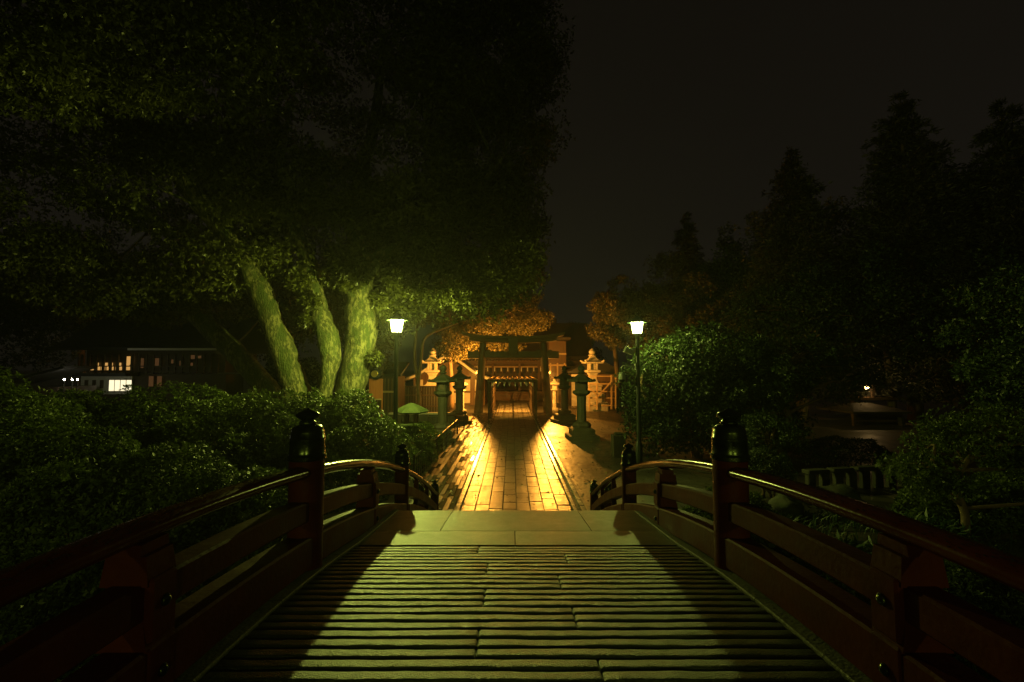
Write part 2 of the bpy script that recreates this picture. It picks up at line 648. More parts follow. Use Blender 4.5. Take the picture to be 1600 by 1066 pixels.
# brick walk at the left of the slabs: long pavers, uneven and wet
bw = tag(MB().box((-1.99, 21.5, .003), (1.30, 25.0, .006)).build('brick_pavement', M['joint']), kind='structure')
far_b = MB()
pv = []
ncol = 10
for c in range(ncol):
    y = 9.2 + rnd.uniform(0, .6)
    while y < 33.5:
        L = rnd.uniform(.6, 1.25)
        pv.append((y, c, L))
        y += L
pv.sort()
bw0, bw1 = -2.62, -1.335
for i, (y, c, L) in enumerate(pv):
    near = i < 290
    mb = MB() if near else far_b
    x0 = bw0 + (bw1 - bw0) * c / ncol
    x1 = bw0 + (bw1 - bw0) * (c + 1) / ncol
    stone_piece(mb, x0, x1, y, y + L, .012 + rnd.uniform(-.004, .004), .04, .010, (R(rnd.gauss(0, .9)), R(rnd.gauss(0, 2.6))), .006)
    if near:
        mb.build('brick', M['wet_paver' if rnd.random() < .36 else 'paver'], bw)
if far_b.v:
    tag(far_b.build('far_bricks', M['paver'], bw), kind='stuff')

# smooth wet apron right of the path
ap = MB().grid([[(x, y, .010 + .006 * noise.noise(Vector((x * .9, y * .5, 2)))) for x in lin(1.75, 9.5, 30)] for y in lin(9.6, 60, 60)])
tag(ap.build('pavement', M['apron'], smooth=True), kind='structure')
# shrine forecourt behind the gate, left of the path
fc = MB().grid([[(x, y, .008 + .006 * noise.noise(Vector((x * .9, y * .5, 7)))) for x in lin(-12, -1.4, 24)] for y in lin(34, 60, 20)])
tag(fc.build('forecourt', M['apron'], smooth=True), kind='structure')

# ================================================================== BRIDGE
BX = .05                      # bridge axis
bridge = thing('arched_bridge', 'arched stone bridge deck of ridged slabs with two plain slabs at its far end', 'bridge', (BX, 3.0, 0))
PITCHR = .095


def ridged_slab(x0, x1, y0, nr):
    nx = max(4, int((x1 - x0) / .045))
    per = 8
    rows = []
    sd = rnd.uniform(0, 50)
    for r in range(nr):
        for j in range(per + (1 if r == nr - 1 else 0)):
            u = j / per
            row = []
            for i in range(nx + 1):
                x = x0 + .003 + (x1 - x0 - .006) * (i / nx if 0 < i < nx else (.004 if i == 0 else .996))
                if i == 1: x = x0 + .011
                if i == nx - 1: x = x1 - .011
                if i == 0: x = x0 + .0018
                if i == nx: x = x1 - .0018
                w = .03 * noise.noise(Vector((x * 3.0 + sd, r * 5.3 + y0 * 3, 0))) + .025 * noise.noise(Vector((x * 9.0, r * 3.3 + y0, sd)))
                uu = u
                if 0 < j < per:
                    uu = min(.995, max(.005, u + w * math.sin(math.pi * u)))
                y = y0 + (r + uu) * PITCHR
                q = abs(2 * u - 1)
                h = -.019 * q ** 6 - .002 * u * u + .003 * noise.noise(Vector((x * 14, y * 14, sd))) + .004 * noise.noise(Vector((x * 2.2, r * 9.0 + y0, 5)))
                e = min(i, nx - i)
                if e == 0:
                    h -= .010
                row.append((x, y, deck_z(y) + h))
            rows.append(row)
    mb = MB().grid(rows)
    a, b = rows[0], rows[-1]
    mb.grid([[(p[0], p[1], p[2] - .14) for p in a], a])
    mb.grid([b, [(p[0], p[1], p[2] - .14) for p in b]])
    for k in (0, -1):
        col = [r[k] for r in rows]
        mb.grid([[(p[0], p[1], p[2] - .14) for p in col], col])
    return mb.build('ridged_slab', M['deck'], bridge, smooth=True, auto=50)


NR = 3
y = 4.40 - NR * PITCHR
ri = 0
while y > -3.0:
    js = [[-.38], [.36], [-.27], [.33], [-.25], [.30], [-.22], [.40]][ri % 8]
    js = [j + rnd.uniform(-.05, .05) for j in js]
    ed = [BX - 1.475] + [BX + j for j in js] + [BX + 1.475]
    for a, b in zip(ed[:-1], ed[1:]):
        ridged_slab(a, b, y, NR)
    y -= NR * PITCHR
    ri += 1


def slab_z(y):
    return 1.618 - .10 * (y - 4.45)


def flat_slab(x0, x1, y0, y1, dz=0.0, th=.16, name='flat_slab'):
    nx, ny = max(3, int((x1 - x0) / .12)), max(2, int((y1 - y0) / .1))
    g, = [[[(x0 + .004 + (x1 - x0 - .008) * i / nx, y0 + .004 + (y1 - y0 - .008) * j / ny, 0) for i in range(nx + 1)] for j in range(ny + 1)]]
    rows = []
    for j, r in enumerate(g):
        row = []
        for i, p in enumerate(r):
            e = (i in (0, nx)) or (j in (0, ny))
            row.append((p[0], p[1], slab_z(p[1]) + dz - (.008 if e else 0) + .004 * noise.noise(Vector((p[0] * 4, p[1] * 4, 9)))))
        rows.append(row)
    mb = MB().grid(rows)
    loop = [rows[0], [r[-1] for r in rows], rows[-1][::-1], [r[0] for r in rows][::-1]]
    for s_ in loop:
        mb.grid([[(p[0], p[1], p[2] - th) for p in s_], s_])
    return mb.build(name, M['slab'], bridge, smooth=True, auto=40)


flat_slab(BX - 1.475, BX - .1, 4.405, 4.475, -.03, name='gutter_stone')
flat_slab(BX - .1, BX + 1.475, 4.405, 4.475, -.03, name='gutter_stone')
for a, b in ((-1.475, -.02), (-.02, 1.475)):
    flat_slab(BX + a, BX + b, 4.48, 5.02)
for a, b in ((-1.50, -.80), (-.80, .78), (.78, 1.50)):
    flat_slab(BX + a, BX + b, 5.02, 6.10)
# steps down on the far side
for i in range(8):
    z1 = 1.44 - .18 * (i + 1) + .02
    yy = 6.105 + i * .45
    MB().box((BX, yy + .225, z1 / 2 - .05), (2.96, .444, z1 + .10), None, .012).build('step', M['slab'], bridge)
# kerb stones along both edges of the deck, and the arched side beams below
for sx in (-1, 1):
    yk = -3.0
    while yk < 9.6:
        L = rnd.uniform(.75, 1.05)
        y1 = min(9.6, yk + L)
        mb = MB()
        zz = lambda q: (deck_z(q) if q < 4.45 else max(deck_z(q), slab_z(q) - .0) if q < 6.1 else deck_z(q)) + .008
        prof = [(-.055, -.16), (.055, -.16), (.055, -.006), (.048, 0), (-.048, 0), (-.055, -.006)]
        mb.sweep(prof, [(BX + sx * 1.535, q, zz(q)) for q in lin(yk + .004, y1 - .004, 5)])
        mb.build('kerb_stone', M['kerb'], bridge)
        yk = y1
    prof = [(-.14, -.62), (.14, -.62), (.14, -.17), (-.14, -.17)]
    MB().sweep(prof, [(BX + sx * 1.66, q, deck_z(q)) for q in lin(-4, 8.6, 30)]).build('side_beam', M['kerb'], bridge)
MB().sweep([(-1.5, -.30), (1.5, -.30), (1.5, -.165), (-1.5, -.165)], [(BX, q, deck_z(q)) for q in lin(-4, 6.0, 26)]).build('deck_bed', M['kerb'], bridge)
for yp in (-1.2, 4.2):
    for sx in (-1, 1):
        MB().lathe([(.17, -1.2), (.17, deck_z(yp) - .6)], (BX + sx * 1.66, yp, 0), 14).build('pier', M['kerb'], bridge, True, auto=40)

# ------------------------------------------------------------------ bridge railings
POSTY = [-2.7, .46, 3.70, 6.90, 9.85]


def post_prof(h):
    return [(.128, 0), (.128, h)]


def giboshi(c, s=1.0):
    mb = MB()
    prof = [(.134, -.012), (.142, -.006), (.142, .022), (.134, .028), (.131, .034), (.134, .038), (.131, .05), (.128, .13), (.131, .137), (.131, .15), (.126, .157),
            (.122, .20), (.114, .225), (.098, .243), (.07, .254), (.056, .259), (.066, .264), (.066, .274), (.054, .279), (.048, .286),
            (.062, .296), (.084, .309), (.091, .324), (.084, .338), (.062, .352), (.034, .364), (.014, .374), (.004, .382)]
    mb.lathe([(r * s, z * s) for r, z in prof], c, 28)
    return mb


def railing(sx, label):
    x0 = BX + sx * 1.635
    t = thing('bridge_railing', label, 'railing', (x0, 3.0, 0), 'railings of the arched bridge')
    for i, yp in enumerate(POSTY):
        s = 1.0 if i < 3 else (.80 if i == 3 else .66)
        top = [deck_z(yp) + .86] * 5
        zt = deck_z(yp) + (.83 if i < 3 else .80 if i == 3 else .78)
        xp = x0
        mb = MB()
        pr = [(.128 * s, max(-.6, deck_z(yp) - .5)), (.128 * s, zt)]
        mb.lathe(pr, (xp, yp, 0), 28)
        # square shoulder blocks through which the rails pass
        p = mb.build('post', M['vermil'], t, True, auto=40)
        giboshi((xp, yp, zt), s).build('post_cap', M['bronze'], p, True, auto=32)
    # rails, one piece between each two posts
    for a, b in zip(POSTY[:-1], POSTY[1:]):
        ya, yb = a + .10, b - .08
        ps = lin(ya, yb, 14)
        rp = []
        for k in range(14):
            th = 2 * math.pi * k / 14
            rp.append((.078 * math.cos(th), .048 * math.sin(th)))
        MB().sweep(rp, [(x0, q, deck_z(q) + .72) for q in ps]).build('top_rail', M['wet_rail'], t, True, auto=50)

        def plank(w, h, zc, nm, bev=.012):
            hw, hh = w / 2, h / 2
            pr = [(-hw + bev, -hh), (hw - bev, -hh), (hw, -hh + bev), (hw, hh - bev), (hw - bev, hh), (-hw + bev, hh), (-hw, hh - bev), (-hw, -hh + bev)]
            MB().sweep(pr, [(x0, q, deck_z(q) + zc) for q in ps]).build(nm, M['vermil'], t)
        plank(.14, .15, .435, 'middle_rail')
        plank(.19, .225, .135, 'bottom_beam')
        nb = [0.5] if b < 9 else [.36, .70]
        for u in nb:
            yb_ = a + (b - a) * u
            zb = deck_z(yb_)
            big = b < 9
            w, d = (.20, .17) if big else (.07, .06)
            mb = MB()
            # shaped baluster: three stages with flared shoulders, passing outside the rails
            for z0, z1, wt, wb in ((.245, .365, w * .80, w * 1.05), (.505, .625, w * .85, w * 1.0), (.627, .672, w * .62, w * .62)):
                hx0, hx1 = wb / 2, wt / 2
                hy = d / 2
                vs = [(-hx0, -hy, z0), (hx0, -hy, z0), (hx0, hy, z0), (-hx0, hy, z0), (-hx1, -hy * .9, z1), (hx1, -hy * .9, z1), (hx1, hy * .9, z1), (-hx1, hy * .9, z1)]
                fs = [(0, 3, 2, 1), (4, 5, 6, 7), (0, 1, 5, 4), (1, 2, 6, 5), (2, 3, 7, 6), (3, 0, 4, 7)]
                mb.add(vs, fs, Matrix.Translation((x0 + sx * .012, yb_, zb)))
            if big:
                mb.box((x0, yb_, zb + .40), (.205, .15, .262), None, .01)
                mb.box((x0, yb_, zb + .10), (.205, .16, .31), None, .01)
            else:
                mb.box((x0, yb_, zb + .33), (.06, .05, .72), None, .008)
            bal = mb.build('baluster', M['vermil'], t)
            if big:
                for zz in (.42, .13):
                    q = MB().lathe([(.026, 0), (.024, .010), (.014, .018), (.004, .021)], (0, 0, 0), 12,
                                   M4=Matrix.Translation((x0 - sx * .103, yb_, zb + zz)) @ Matrix.Rotation(-sx * R(90), 4, 'Y'))
                    q.build('bolt', M['bronze'], bal, True)
    # rain droplets standing on the top rail
    mb = MB()
    for i in range(1500):
        q = rnd.uniform(1.0, 6.7)
        th = rnd.uniform(R(25), R(155))
        r = rnd.uniform(.0022, .0052)
        c = Vector((x0 + .078 * math.cos(th), q, deck_z(q) + .72 + .048 * math.sin(th)))
        mb.add([c + Vector((r, 0, 0)), c + Vector((0, r, 0)), c + Vector((-r, 0, 0)), c + Vector((0, -r, 0)), c + Vector((0, 0, r * .8))],
               [(0, 1, 4), (1, 2, 4), (2, 3, 4), (3, 0, 4)])
    tag(mb.build('water_droplets', M['droplet'], t, True), kind='stuff')
    return t


railing(-1, 'vermilion wooden bridge railing with black caps on the side of the tall leafy bushes')
railing(1, 'vermilion wooden bridge railing with black caps on the side of the two security cameras')

# small end pillars standing beside the last railing posts
for sx, lab in ((-1, 'short black capped pillar at the bridge foot on the brick pavement side'),
                (1, 'short black capped pillar at the bridge foot on the wet asphalt side')):
    xp = BX + sx * 1.95
    t = thing('end_pillar', lab, 'pillar', (xp, 10.0, 0), 'end pillars of the bridge')
    MB().lathe([(.10, 0), (.088, .02), (.085, .72)], (xp, 10.0, 0), 20).build('shaft', M['vermil'], t, True, auto=40)
    giboshi((xp, 10.0, .72), .66).build('cap', M['bronze'], t, True, auto=32)

# ================================================================== STREET LAMPS
LAMPS = []


def street_lamp(px, py, Y, label, rot, glass, k, watts):
    c0 = at(px, py, Y)
    x, y, zc = c0.x, c0.y, c0.z
    t = thing('street_lamp', label, 'street lamp', (x, y, 0), 'street lamps beyond the bridge')
    LAMPS.append(t)
    zb = zc - .15 * k
    MB().lathe([(r * k, z) for r, z in [(.085, 0), (.085, .7), (.06, .78), (.052, .84), (.046, zb - .34 * k), (.046, zb - .12 * k)]], (x, y, 0), 16).build('pole', M['green_pole'], t, True, auto=35)
    MB().lathe([(r * k, zb + z * k) for r, z in [(.046, -.13), (.05, -.12), (.055, -.10), (.066, -.03), (.072, -.012), (.072, 0)]], (x, y, 0), 12).build('collar', M['green_pole'], t, True, auto=35)
    n = 6
    rb, rt, h = .105 * k, .155 * k, .29 * k
    frame = MB()
    A = [(x + rb * math.cos(rot + i * math.pi / 3), y + rb * math.sin(rot + i * math.pi / 3), zb + .002) for i in range(n)]
    B = [(x + rt * math.cos(rot + i * math.pi / 3), y + rt * math.sin(rot + i * math.pi / 3), zb + h) for i in range(n)]
    for i in range(n):
        frame.tube([A[i], B[i]], .008 * k, 6)
        frame.tube([A[i], A[(i + 1) % n]], .007 * k, 6)
        frame.tube([B[i], B[(i + 1) % n]], .009 * k, 6)
    lan = frame.build('lantern_frame', M['green_pole'], t)
    for i in range(n):
        j = (i + 1) % n

        def ins(p, q=.955):
            return (x + (p[0] - x) * q, y + (p[1] - y) * q, p[2])
        q = [ins(A[i]), ins(A[j]), ins(B[j]), ins(B[i])]
        th = [(x + (p[0] - x) * .97, y + (p[1] - y) * .97, p[2]) for p in q]
        MB().add(q + th, [(0, 3, 2, 1), (4, 5, 6, 7), (0, 1, 5, 4), (1, 2, 6, 5), (2, 3, 7, 6), (3, 0, 4, 7)]).build('pane', M[glass], lan)
    roof = MB()
    # hooded roof: eaves hang below the top of the panes and turn up at the rim
    pr = [(.05, .288), (.17, .286), (.245, .266), (.258, .275), (.255, .284), (.20, .306), (.15, .335), (.10, .372), (.045, .415), (.018, .435), (.016, .455), (.026, .467), (.026, .482), (.006, .497)]
    roof.lathe([(r * k, z * k) for r, z in pr], (x, y, zb), 6, rot)
    roof.build('lamp_roof', M['green_pole'], t)
    MB().lathe([(.03 * k, 0), (.03 * k, .02 * k), (.012 * k, .03 * k)], (x, y, zb), 10).build('bulb_holder', M['casing'], t, True)
    L = bpy.data.lights.new('lamp_bulb', 'POINT')
    L.energy = watts
    L.color = LAMP_COL
    L.shadow_soft_size = .035 * k
    lo = bpy.data.objects.new('lamp_bulb', L)
    COL.objects.link(lo)
    lo.parent = t
    lo.location = (0, 0, zb + .125 * k)
    return c0


street_lamp(620, 509, 16.0, 'brighter street lamp with a hooded lantern beside the mossy camphor trunks', R(8), 'lamp_glass', 1.52, LAMP_W)
c0 = street_lamp(995.5, 512, 16.0, 'dimmer street lamp with security cameras mounted on its pole', R(38), 'lamp_glass_dim', 1.42, LAMP_W_DIM)

# the same pair of lamps at the near end of the bridge
for sx, lab in ((-1, 'street lamp at the near end of the bridge on the big bush side'), (1, 'street lamp at the near end of the bridge on the pond garden side')):
    o = street_lamp(800, 509, 16.0, lab, R(20), 'lamp_glass_dim', 1.45, LAMP_W_BACK)
    o = LAMPS[-1]
    o.location = (sx * 4.0, -13.0, 0)
    o['group'] = 'street lamps at the near end of the bridge'
# cameras on the pole of the lamp at the right
cx, cy = c0.x, c0.y
K = 1.5
p = at(984, 549, cy)
t = thing('floodlight_camera', 'pale box camera tilted down high on the lamp pole', 'security camera', tuple(p))
MB().tube([(cx - .05, cy, p.z), (p.x + .09 * K, cy, p.z + .02)], .02, 8).build('bracket', M['casing'], t)
rot = Matrix.Rotation(R(28), 3, 'Y')
MB().box(tuple(p), (.17 * K, .12 * K, .12 * K), rot, .015).build('housing', M['casing'], t)
MB().box((p.x - .10 * K * math.cos(R(28)), cy, p.z + .10 * K * math.sin(R(28)) - .002), (.05 * K, .15 * K, .15 * K), rot, .008).build('hood', M['casing'], t)
p = at(972, 590, cy)
q = at(985, 573, cy)
t = thing('dome_camera', 'white dome security camera hanging from an arm on the lamp pole', 'security camera', tuple(p))
arm = MB().box((cx - .085, cy, q.z), (.03, .15, .20), None, .008)
arm.tube([(cx - .09, cy, q.z), (p.x + .03, cy, q.z + .015), (p.x, cy, q.z - .015), (p.x, cy, q.z - .08)], .03, 10)
arm.build('arm', M['casing'], t, True, auto=40)
MB().lathe([(r * K, z * K) for r, z in [(.02, .13), (.055, .125), (.078, .09), (.082, .05), (.085, -.01), (.080, -.03)]], (p.x, cy, p.z - .02), 18).build('housing', M['casing'], t, True, auto=40)
MB().lathe([(r * K, z * K) for r, z in [(.070, -.031), (.066, -.06), (.045, -.092), (.012, -.105)]], (p.x, cy, p.z - .02), 18).build('dome', M['lens'], t, True)

# ================================================================== TORII
T = thing('torii_gate', 'large stone torii gate across the paved path', 'torii', (.08, 33.0, 0))
TY = 33.0
for sx in (-1, 1):
    xb, xt = .08 + sx * 2.42, .08 + sx * 2.10
    mb = MB()
    pts = [(xb + (xt - xb) * u, TY, .10 + 4.95 * u) for u in lin(0, 1, 8)]
    mb.tube(pts, [.315 - .07 * u for u in lin(0, 1, 8)], 24)
    po = mb.build('pillar', M['torii'], T, True, auto=50)
    MB().lathe([(.42, 0), (.42, .09), (.38, .14), (.33, .16)], (xb, TY, 0), 24).build('plinth', M['torii'], po, True, auto=40)


def curve_beam(half, z0, h, d, rise, cut, y0=TY, n=24):
    vs, fs = [], []
    for i in range(n + 1):
        u = -1 + 2 * i / n
        dz = rise * abs(u) ** 2.6
        hh = h * (1 + .12 * abs(u) ** 3)
        ex = cut * u
        x = .08 + half * u
        e = d / 2
        vs += [(x, y0 - e + .07, z0 + dz), (x, y0 + e - .07, z0 + dz), (x, y0 + e, z0 + dz + .06), (x + ex, y0 + e + .04, z0 + dz + hh),
               (x + ex, y0 - e - .04, z0 + dz + hh), (x, y0 - e, z0 + dz + .06)]
    for i in range(n):
        for k in range(6):
            k2 = (k + 1) % 6
            fs.append((i * 6 + k, i * 6 + k2, i * 6 + 6 + k2, i * 6 + 6 + k))
    fs += [tuple(range(6)), tuple(n * 6 + k for k in range(5, -1, -1))]
    return MB().add(vs, fs)


curve_beam(3.05, 5.02, .22, .50, .15, .03).build('lower_lintel', M['torii'], T)
curve_beam(3.50, 5.243, .24, .62, .27, .12).build('upper_lintel', M['torii'], T)
MB().prism([(TY - .08, 3.94), (TY + .08, 3.94), (TY + .16, 4.02), (TY + .16, 4.43), (TY + .14, 4.45), (TY - .14, 4.45), (TY - .16, 4.43), (TY - .16, 4.02)], 'x', -3.10, 3.26).build('tie_beam', M['torii'], T)
MB().box((.08, TY - .06, 4.75), (.66, .56, 1.10), None, .02).build('tablet', M['torii'], T)
for sx in (-1, 1):
    for kx in (-.42, .42):
        MB().box((.08 + sx * 2.16 + kx, TY, 4.49), (.26, .20, .10), None, .01).build('wedge', M['torii'], T)

# floodlights fixed behind the pillars
for sx, lab in ((-1, 'lit floodlight behind the torii pillar on the brick pavement side'), (1, 'lit floodlight behind the torii pillar on the wet asphalt side')):
    fx, fy, fz = .08 + sx * 2.612, 33.80, 2.95
    t = thing('floodlight', lab, 'floodlight', (fx, fy, fz), 'floodlights behind the torii pillars')
    MB().tube([(fx, fy, fz - .13), (fx, fy, fz - .5), (.08 + sx * 2.28, 33.2, fz - .55)], .03, 8).build('bracket', M['iron'], t)
    MB().lathe([(.05, -.14), (.06, -.10), (.07, -.085)], (fx, fy, fz), 12).build('socket', M['iron'], t)
    MB().lathe([(.02, -.085), (.035, -.06), (.045, -.01), (.042, .03), (.03, .055), (.01, .07)], (fx, fy, fz), 14).build('bulb', M['flood_glass'], t, True)
    MB().lathe([(.03, 0), (.10, -.04), (.12, -.12), (.105, -.13)], (fx, fy, fz - .22), 14).build('hood', M['iron'], t, True, auto=40)
    for kind, en, pitch, cone, bl in (('POINT', FLOOD_W, 0, 0, 0), ('SPOT', FLOOD_FRONT_W, -35.5, 63, .12), ('SPOT', FLOOD_REAR_W * (1.0 if sx < 0 else .40), 12, 172, .2)):
        L = bpy.data.lights.new('flood_light', kind)
        L.energy = en
        L.color = FLOOD_COL
        L.shadow_soft_size = .035
        lo = bpy.data.objects.new('flood_light', L)
        COL.objects.link(lo)
        lo.location = (0, 0, .16)
        if kind == 'SPOT':
            L.spot_size = R(cone)
            L.spot_blend = bl
            back = pitch > 0
            lo.rotation_euler = (R(90 + pitch), 0, 0 if back else R(180))
        lo.parent = t

# ------------------------------------------------------------------ pipe tunnel with slatted roof and wind chimes
TN = thing('trellis_tunnel', 'pipe framed tunnel with a slatted roof over the path at the torii', 'trellis', (.05, 29.0, 0))
TX0, TX1, TZ = -1.42, 1.48, 2.42
ys_t = lin(28.8, 40.5, 8)
for y_ in ys_t:
    for x_ in (TX0, TX1):
        MB().tube([(x_, y_, 0), (x_, y_, TZ)], .036, 8).build('pole', M['dark_wood'], TN, True, auto=40)
        MB().lathe([(.14, 0), (.14, .02), (.06, .03)], (x_, y_, .03), 10).build('foot', M['iron'], TN)
    MB().box((.03, y_, TZ + .03), (TX1 - TX0 + .16, .07, .08)).build('cross_beam', M['dark_wood'], TN)
for x_ in (TX0, TX1):
    for z_ in (.75, 1.25, 1.75):
        MB().tube([(x_ + .05, ys_t[0], z_), (x_ + .05, ys_t[-1], z_)], .022, 6).build('side_rail', M['wood'], TN)
    MB().box((x_, 34.65, TZ + .10), (.08, 11.9, .06)).build('edge_beam', M['wood'], TN)
for i in range(9):
    x_ = TX0 - .05 + (TX1 - TX0 + .10) * i / 8
    MB().box((x_, 34.65, TZ + .155), (.06, 12.2, .05)).build('roof_slat', M['pale_wood'], TN)
for i in range(10):
    y_ = 29.4 + i * 1.2
    for x_ in (TX0 - .06, TX1 + .06):
        MB().box((x_, y_, 1.45), (.03, .03, 1.9)).build('side_slat', M['wood'], TN)
# diagonal braces at the front frame
for sx in (0, 1):
    xa = (TX0, TX1)[sx]
    xb = xa + (.55 if sx == 0 else -.55)
    MB().tube([(xa, 28.83, TZ - .6), (xb, 28.83, TZ - .02)], .025, 6).build('brace', M['dark_wood'], TN)

chime = thing('wind_chime', 'small glass wind chime with a paper strip hanging under the tunnel roof', 'wind chime', (0, 0, 0), 'wind chimes under the tunnel roof')
MB().lathe([(.012, 0), (.035, -.012), (.05, -.04), (.046, -.075)], (0, 0, 0), 8).build('bell', M['paper'], chime, True)
MB().box((0, 0, -.17), (.045, .006, .17)).build('strip', M['paper'], chime)
first = True
for r_ in range(5):
    for i in range(8):
        loc = (TX0 + .18 + (TX1 - TX0 - .36) * i / 7 + rnd.uniform(-.04, .04), 29.2 + r_ * 1.6, TZ - .01)
        if first:
            chime.location = loc; first = False
        else:
            copy_tree(chime, loc)

# ================================================================== STONE LANTERNS
def tall_lantern(m='stone', s=1.0):
    t = thing('stone_lantern', 'x', 'stone lantern', (0, 0, 0), 'tall stone lanterns lining the path')
    mm = M[m]

    def part(nm, prof, n, rot=0.0, sm=False):
        return MB().lathe([(r * s, z * s) for r, z in prof], (0, 0, 0), n, rot).build(nm, mm, t, sm, world=False, auto=35 if sm else None)
    q = math.pi / 4
    part('base_step', [(.98, 0), (.98, .20), (.94, .22)], 4, q)
    part('base_stone', [(.74, .22), (.74, .46), (.66, .52), (.55, .56)], 4, q)
    part('lotus_base', [(.44, .56), (.47, .66), (.40, .76), (.28, .82)], 6, 0)
    part('shaft', [(.235, .82), (.225, 1.2), (.225, 1.75), (.235, 2.02)], 10, 0, True)
    part('platform', [(.22, 2.02), (.34, 2.10), (.43, 2.17), (.43, 2.28), (.36, 2.30)], 6)
    fb = part('fire_box', [(.31, 2.30), (.31, 2.68), (.30, 2.70)], 6)
    for k in range(6):
        a = R(30 + 60 * k)
        MB().box((0, 0, 0), (.02, .17, .22), None, .004, Matrix.Translation((.272 * s * math.cos(a), .272 * s * math.sin(a), 2.49 * s)) @ Matrix.Rotation(a, 4, 'Z')).build('opening', M['dark_wood'], fb, world=False)
    rf = MB()
    n = 6
    prof = [(.20, 2.71), (.62, 2.70), (.66, 2.73), (.64, 2.79), (.46, 2.86), (.30, 2.96), (.17, 3.05), (.12, 3.08)]
    rf.lathe([(r * s, z * s) for r, z in prof], (0, 0, 0), n)
    for k in range(n):     # scrolled corner tips
        a = k * math.pi / 3
        rf.lathe([(.03 * s, 0), (.075 * s, .03 * s), (.08 * s, .09 * s), (.05 * s, .14 * s), (.02 * s, .15 * s)], (.63 * s * math.cos(a), .63 * s * math.sin(a), 2.70 * s), 8)
    rf.build('roof', mm, t, world=False)
    part('finial', [(.11, 3.08), (.17, 3.12), (.19, 3.16), (.11, 3.19), (.10, 3.21), (.17, 3.29), (.18, 3.36), (.13, 3.44), (.05, 3.50), (.01, 3.54)], 14, 0, True)
    return t


L0 = tall_lantern('stone', .97)
L0.location = (-3.12, 21.4, 0)
L0['label'] = 'tall mossy stone lantern behind the low iron fence, nearer to the bridge'
copy_tree(L0, (-3.12, 28.2, 0), 'tall dark stone lantern in line between the iron fence end and the torii pillar', R(10))
copy_tree(L0, (3.22, 22.0, 0), 'tall stone lantern on the wet asphalt, larger one with green lit shaft', R(4))
copy_tree(L0, (3.16, 28.6, 0), 'tall dark stone lantern on the asphalt nearest the torii pillar', R(17))


def grand_lantern():
    t = thing('votive_lantern', 'x', 'stone lantern', (0, 0, 0), 'pale votive lanterns on high bases')
    mm = M['pale_stone']
    q = math.pi / 4

    def part(nm, prof, n, rot=q, sm=False):
        return MB().lathe(prof, (0, 0, 0), n, rot).build(nm, mm, t, sm, world=False, auto=35 if sm else None)
    part('plinth', [(1.25, 0), (1.25, .55), (1.18, .60)], 4)
    part('plinth_step', [(.98, .60), (.98, 1.15), (.92, 1.2)], 4)
    part('pedestal', [(.72, 1.2), (.70, 1.62), (.78, 1.66), (.78, 1.76), (.62, 1.78)], 4)
    part('shaft', [(.60, 1.78), (.44, 1.95), (.33, 2.2), (.32, 2.38), (.46, 2.58)], 4)
    part('platform', [(.46, 2.58), (.64, 2.64), (.64, 2.78), (.5, 2.8)], 4)
    fb = MB()
    for a, b in ((-1, -1), (-1, 1), (1, -1), (1, 1)):
        fb.box((a * .24, b * .24, 3.02), (.12, .12, .44))
    fb.box((0, 0, 3.02), (.30, .30, .42))
    fb.build('fire_box', mm, t, world=False)
    part('roof', [(.3, 3.245), (.86, 3.25), (.92, 3.34), (.84, 3.36), (.55, 3.46), (.34, 3.62), (.24, 3.74)], 4)
    rt = MB()
    for k in range(4):
        a = q + k * math.pi / 2
        rt.box((0, 0, 0), (.26, .14, .10), None, .02, Matrix.Translation((.86 * math.cos(a), .86 * math.sin(a), 3.40)) @ Matrix.Rotation(a, 4, 'Z') @ Matrix.Rotation(R(-28), 4, 'Y'))
    rt.build('roof_corners', mm, t, world=False)
    part('finial', [(.22, 3.74), (.30, 3.80), (.26, 3.86), (.14, 3.89), (.24, 3.98), (.25, 4.08), (.16, 4.20), (.04, 4.30)], 14, 0, True)
    return t


G0 = grand_lantern()
p = at(676, 560, 36.5)
G0.location = (p.x, 36.5, 0)
G0.scale = (1.1, 1.1, 1.12)
G0['label'] = 'pale lit votive lantern on a high base beside the leaning thin trunks'
p = at(925.5, 560, 37.0)
copy_tree(G0, (p.x, 37.0, 0), 'pale lit votive lantern rising behind the timber frame', R(6))

# small mossy lantern with a broad roof by the bush
p = at(643, 640, 18.6)
sx_, sy_ = p.x, 18.6
t = thing('broad_roof_lantern', 'low stone lantern with a broad mossy roof beside the lamp pole', 'stone lantern', (sx_, sy_, 0))
zr = at(643, 645, sy_).z
MB().lathe([(.25, zr - .005), (.64, zr), (.68, zr + .05), (.60, zr + .13), (.34, zr + .26), (.13, zr + .35), (.04, zr + .38)], (sx_, sy_, 0), 6, R(10)).build('roof', M['moss_stone'], t)
for k in range(4):
    a = R(45 + 90 * k)
    MB().box((sx_ + .25 * math.cos(a), sy_ + .25 * math.sin(a), zr - .20), (.11, .11, .39)).build('pillar', M['wood'], t)
MB().box((sx_, sy_, zr - .45), (.80, .80, .11), None, .02).build('platform', M['moss_stone'], t)
MB().lathe([(.36, 0), (.30, .10), (.22, .25), (.20, zr - .6), (.27, zr - .51)], (sx_, sy_, 0), 8).build('foot', M['stone'], t)

# stone post behind the right railing, with a wider base
p = at(966, 690, 17.6)
t = thing('stone_post', 'pale square stone post on a block beside the bushy tree', 'stone post', (p.x, 17.6, 0))
zt = at(966, 676, 17.6).z
MB().box((p.x, 17.6, .40), (.46, .44, .80), None, .02).build('base', M['stone'], t)
MB().box((p.x, 17.6, (.8 + zt) / 2), (.27, .27, zt - .8), None, .015).build('shaft', M['stone'], t)

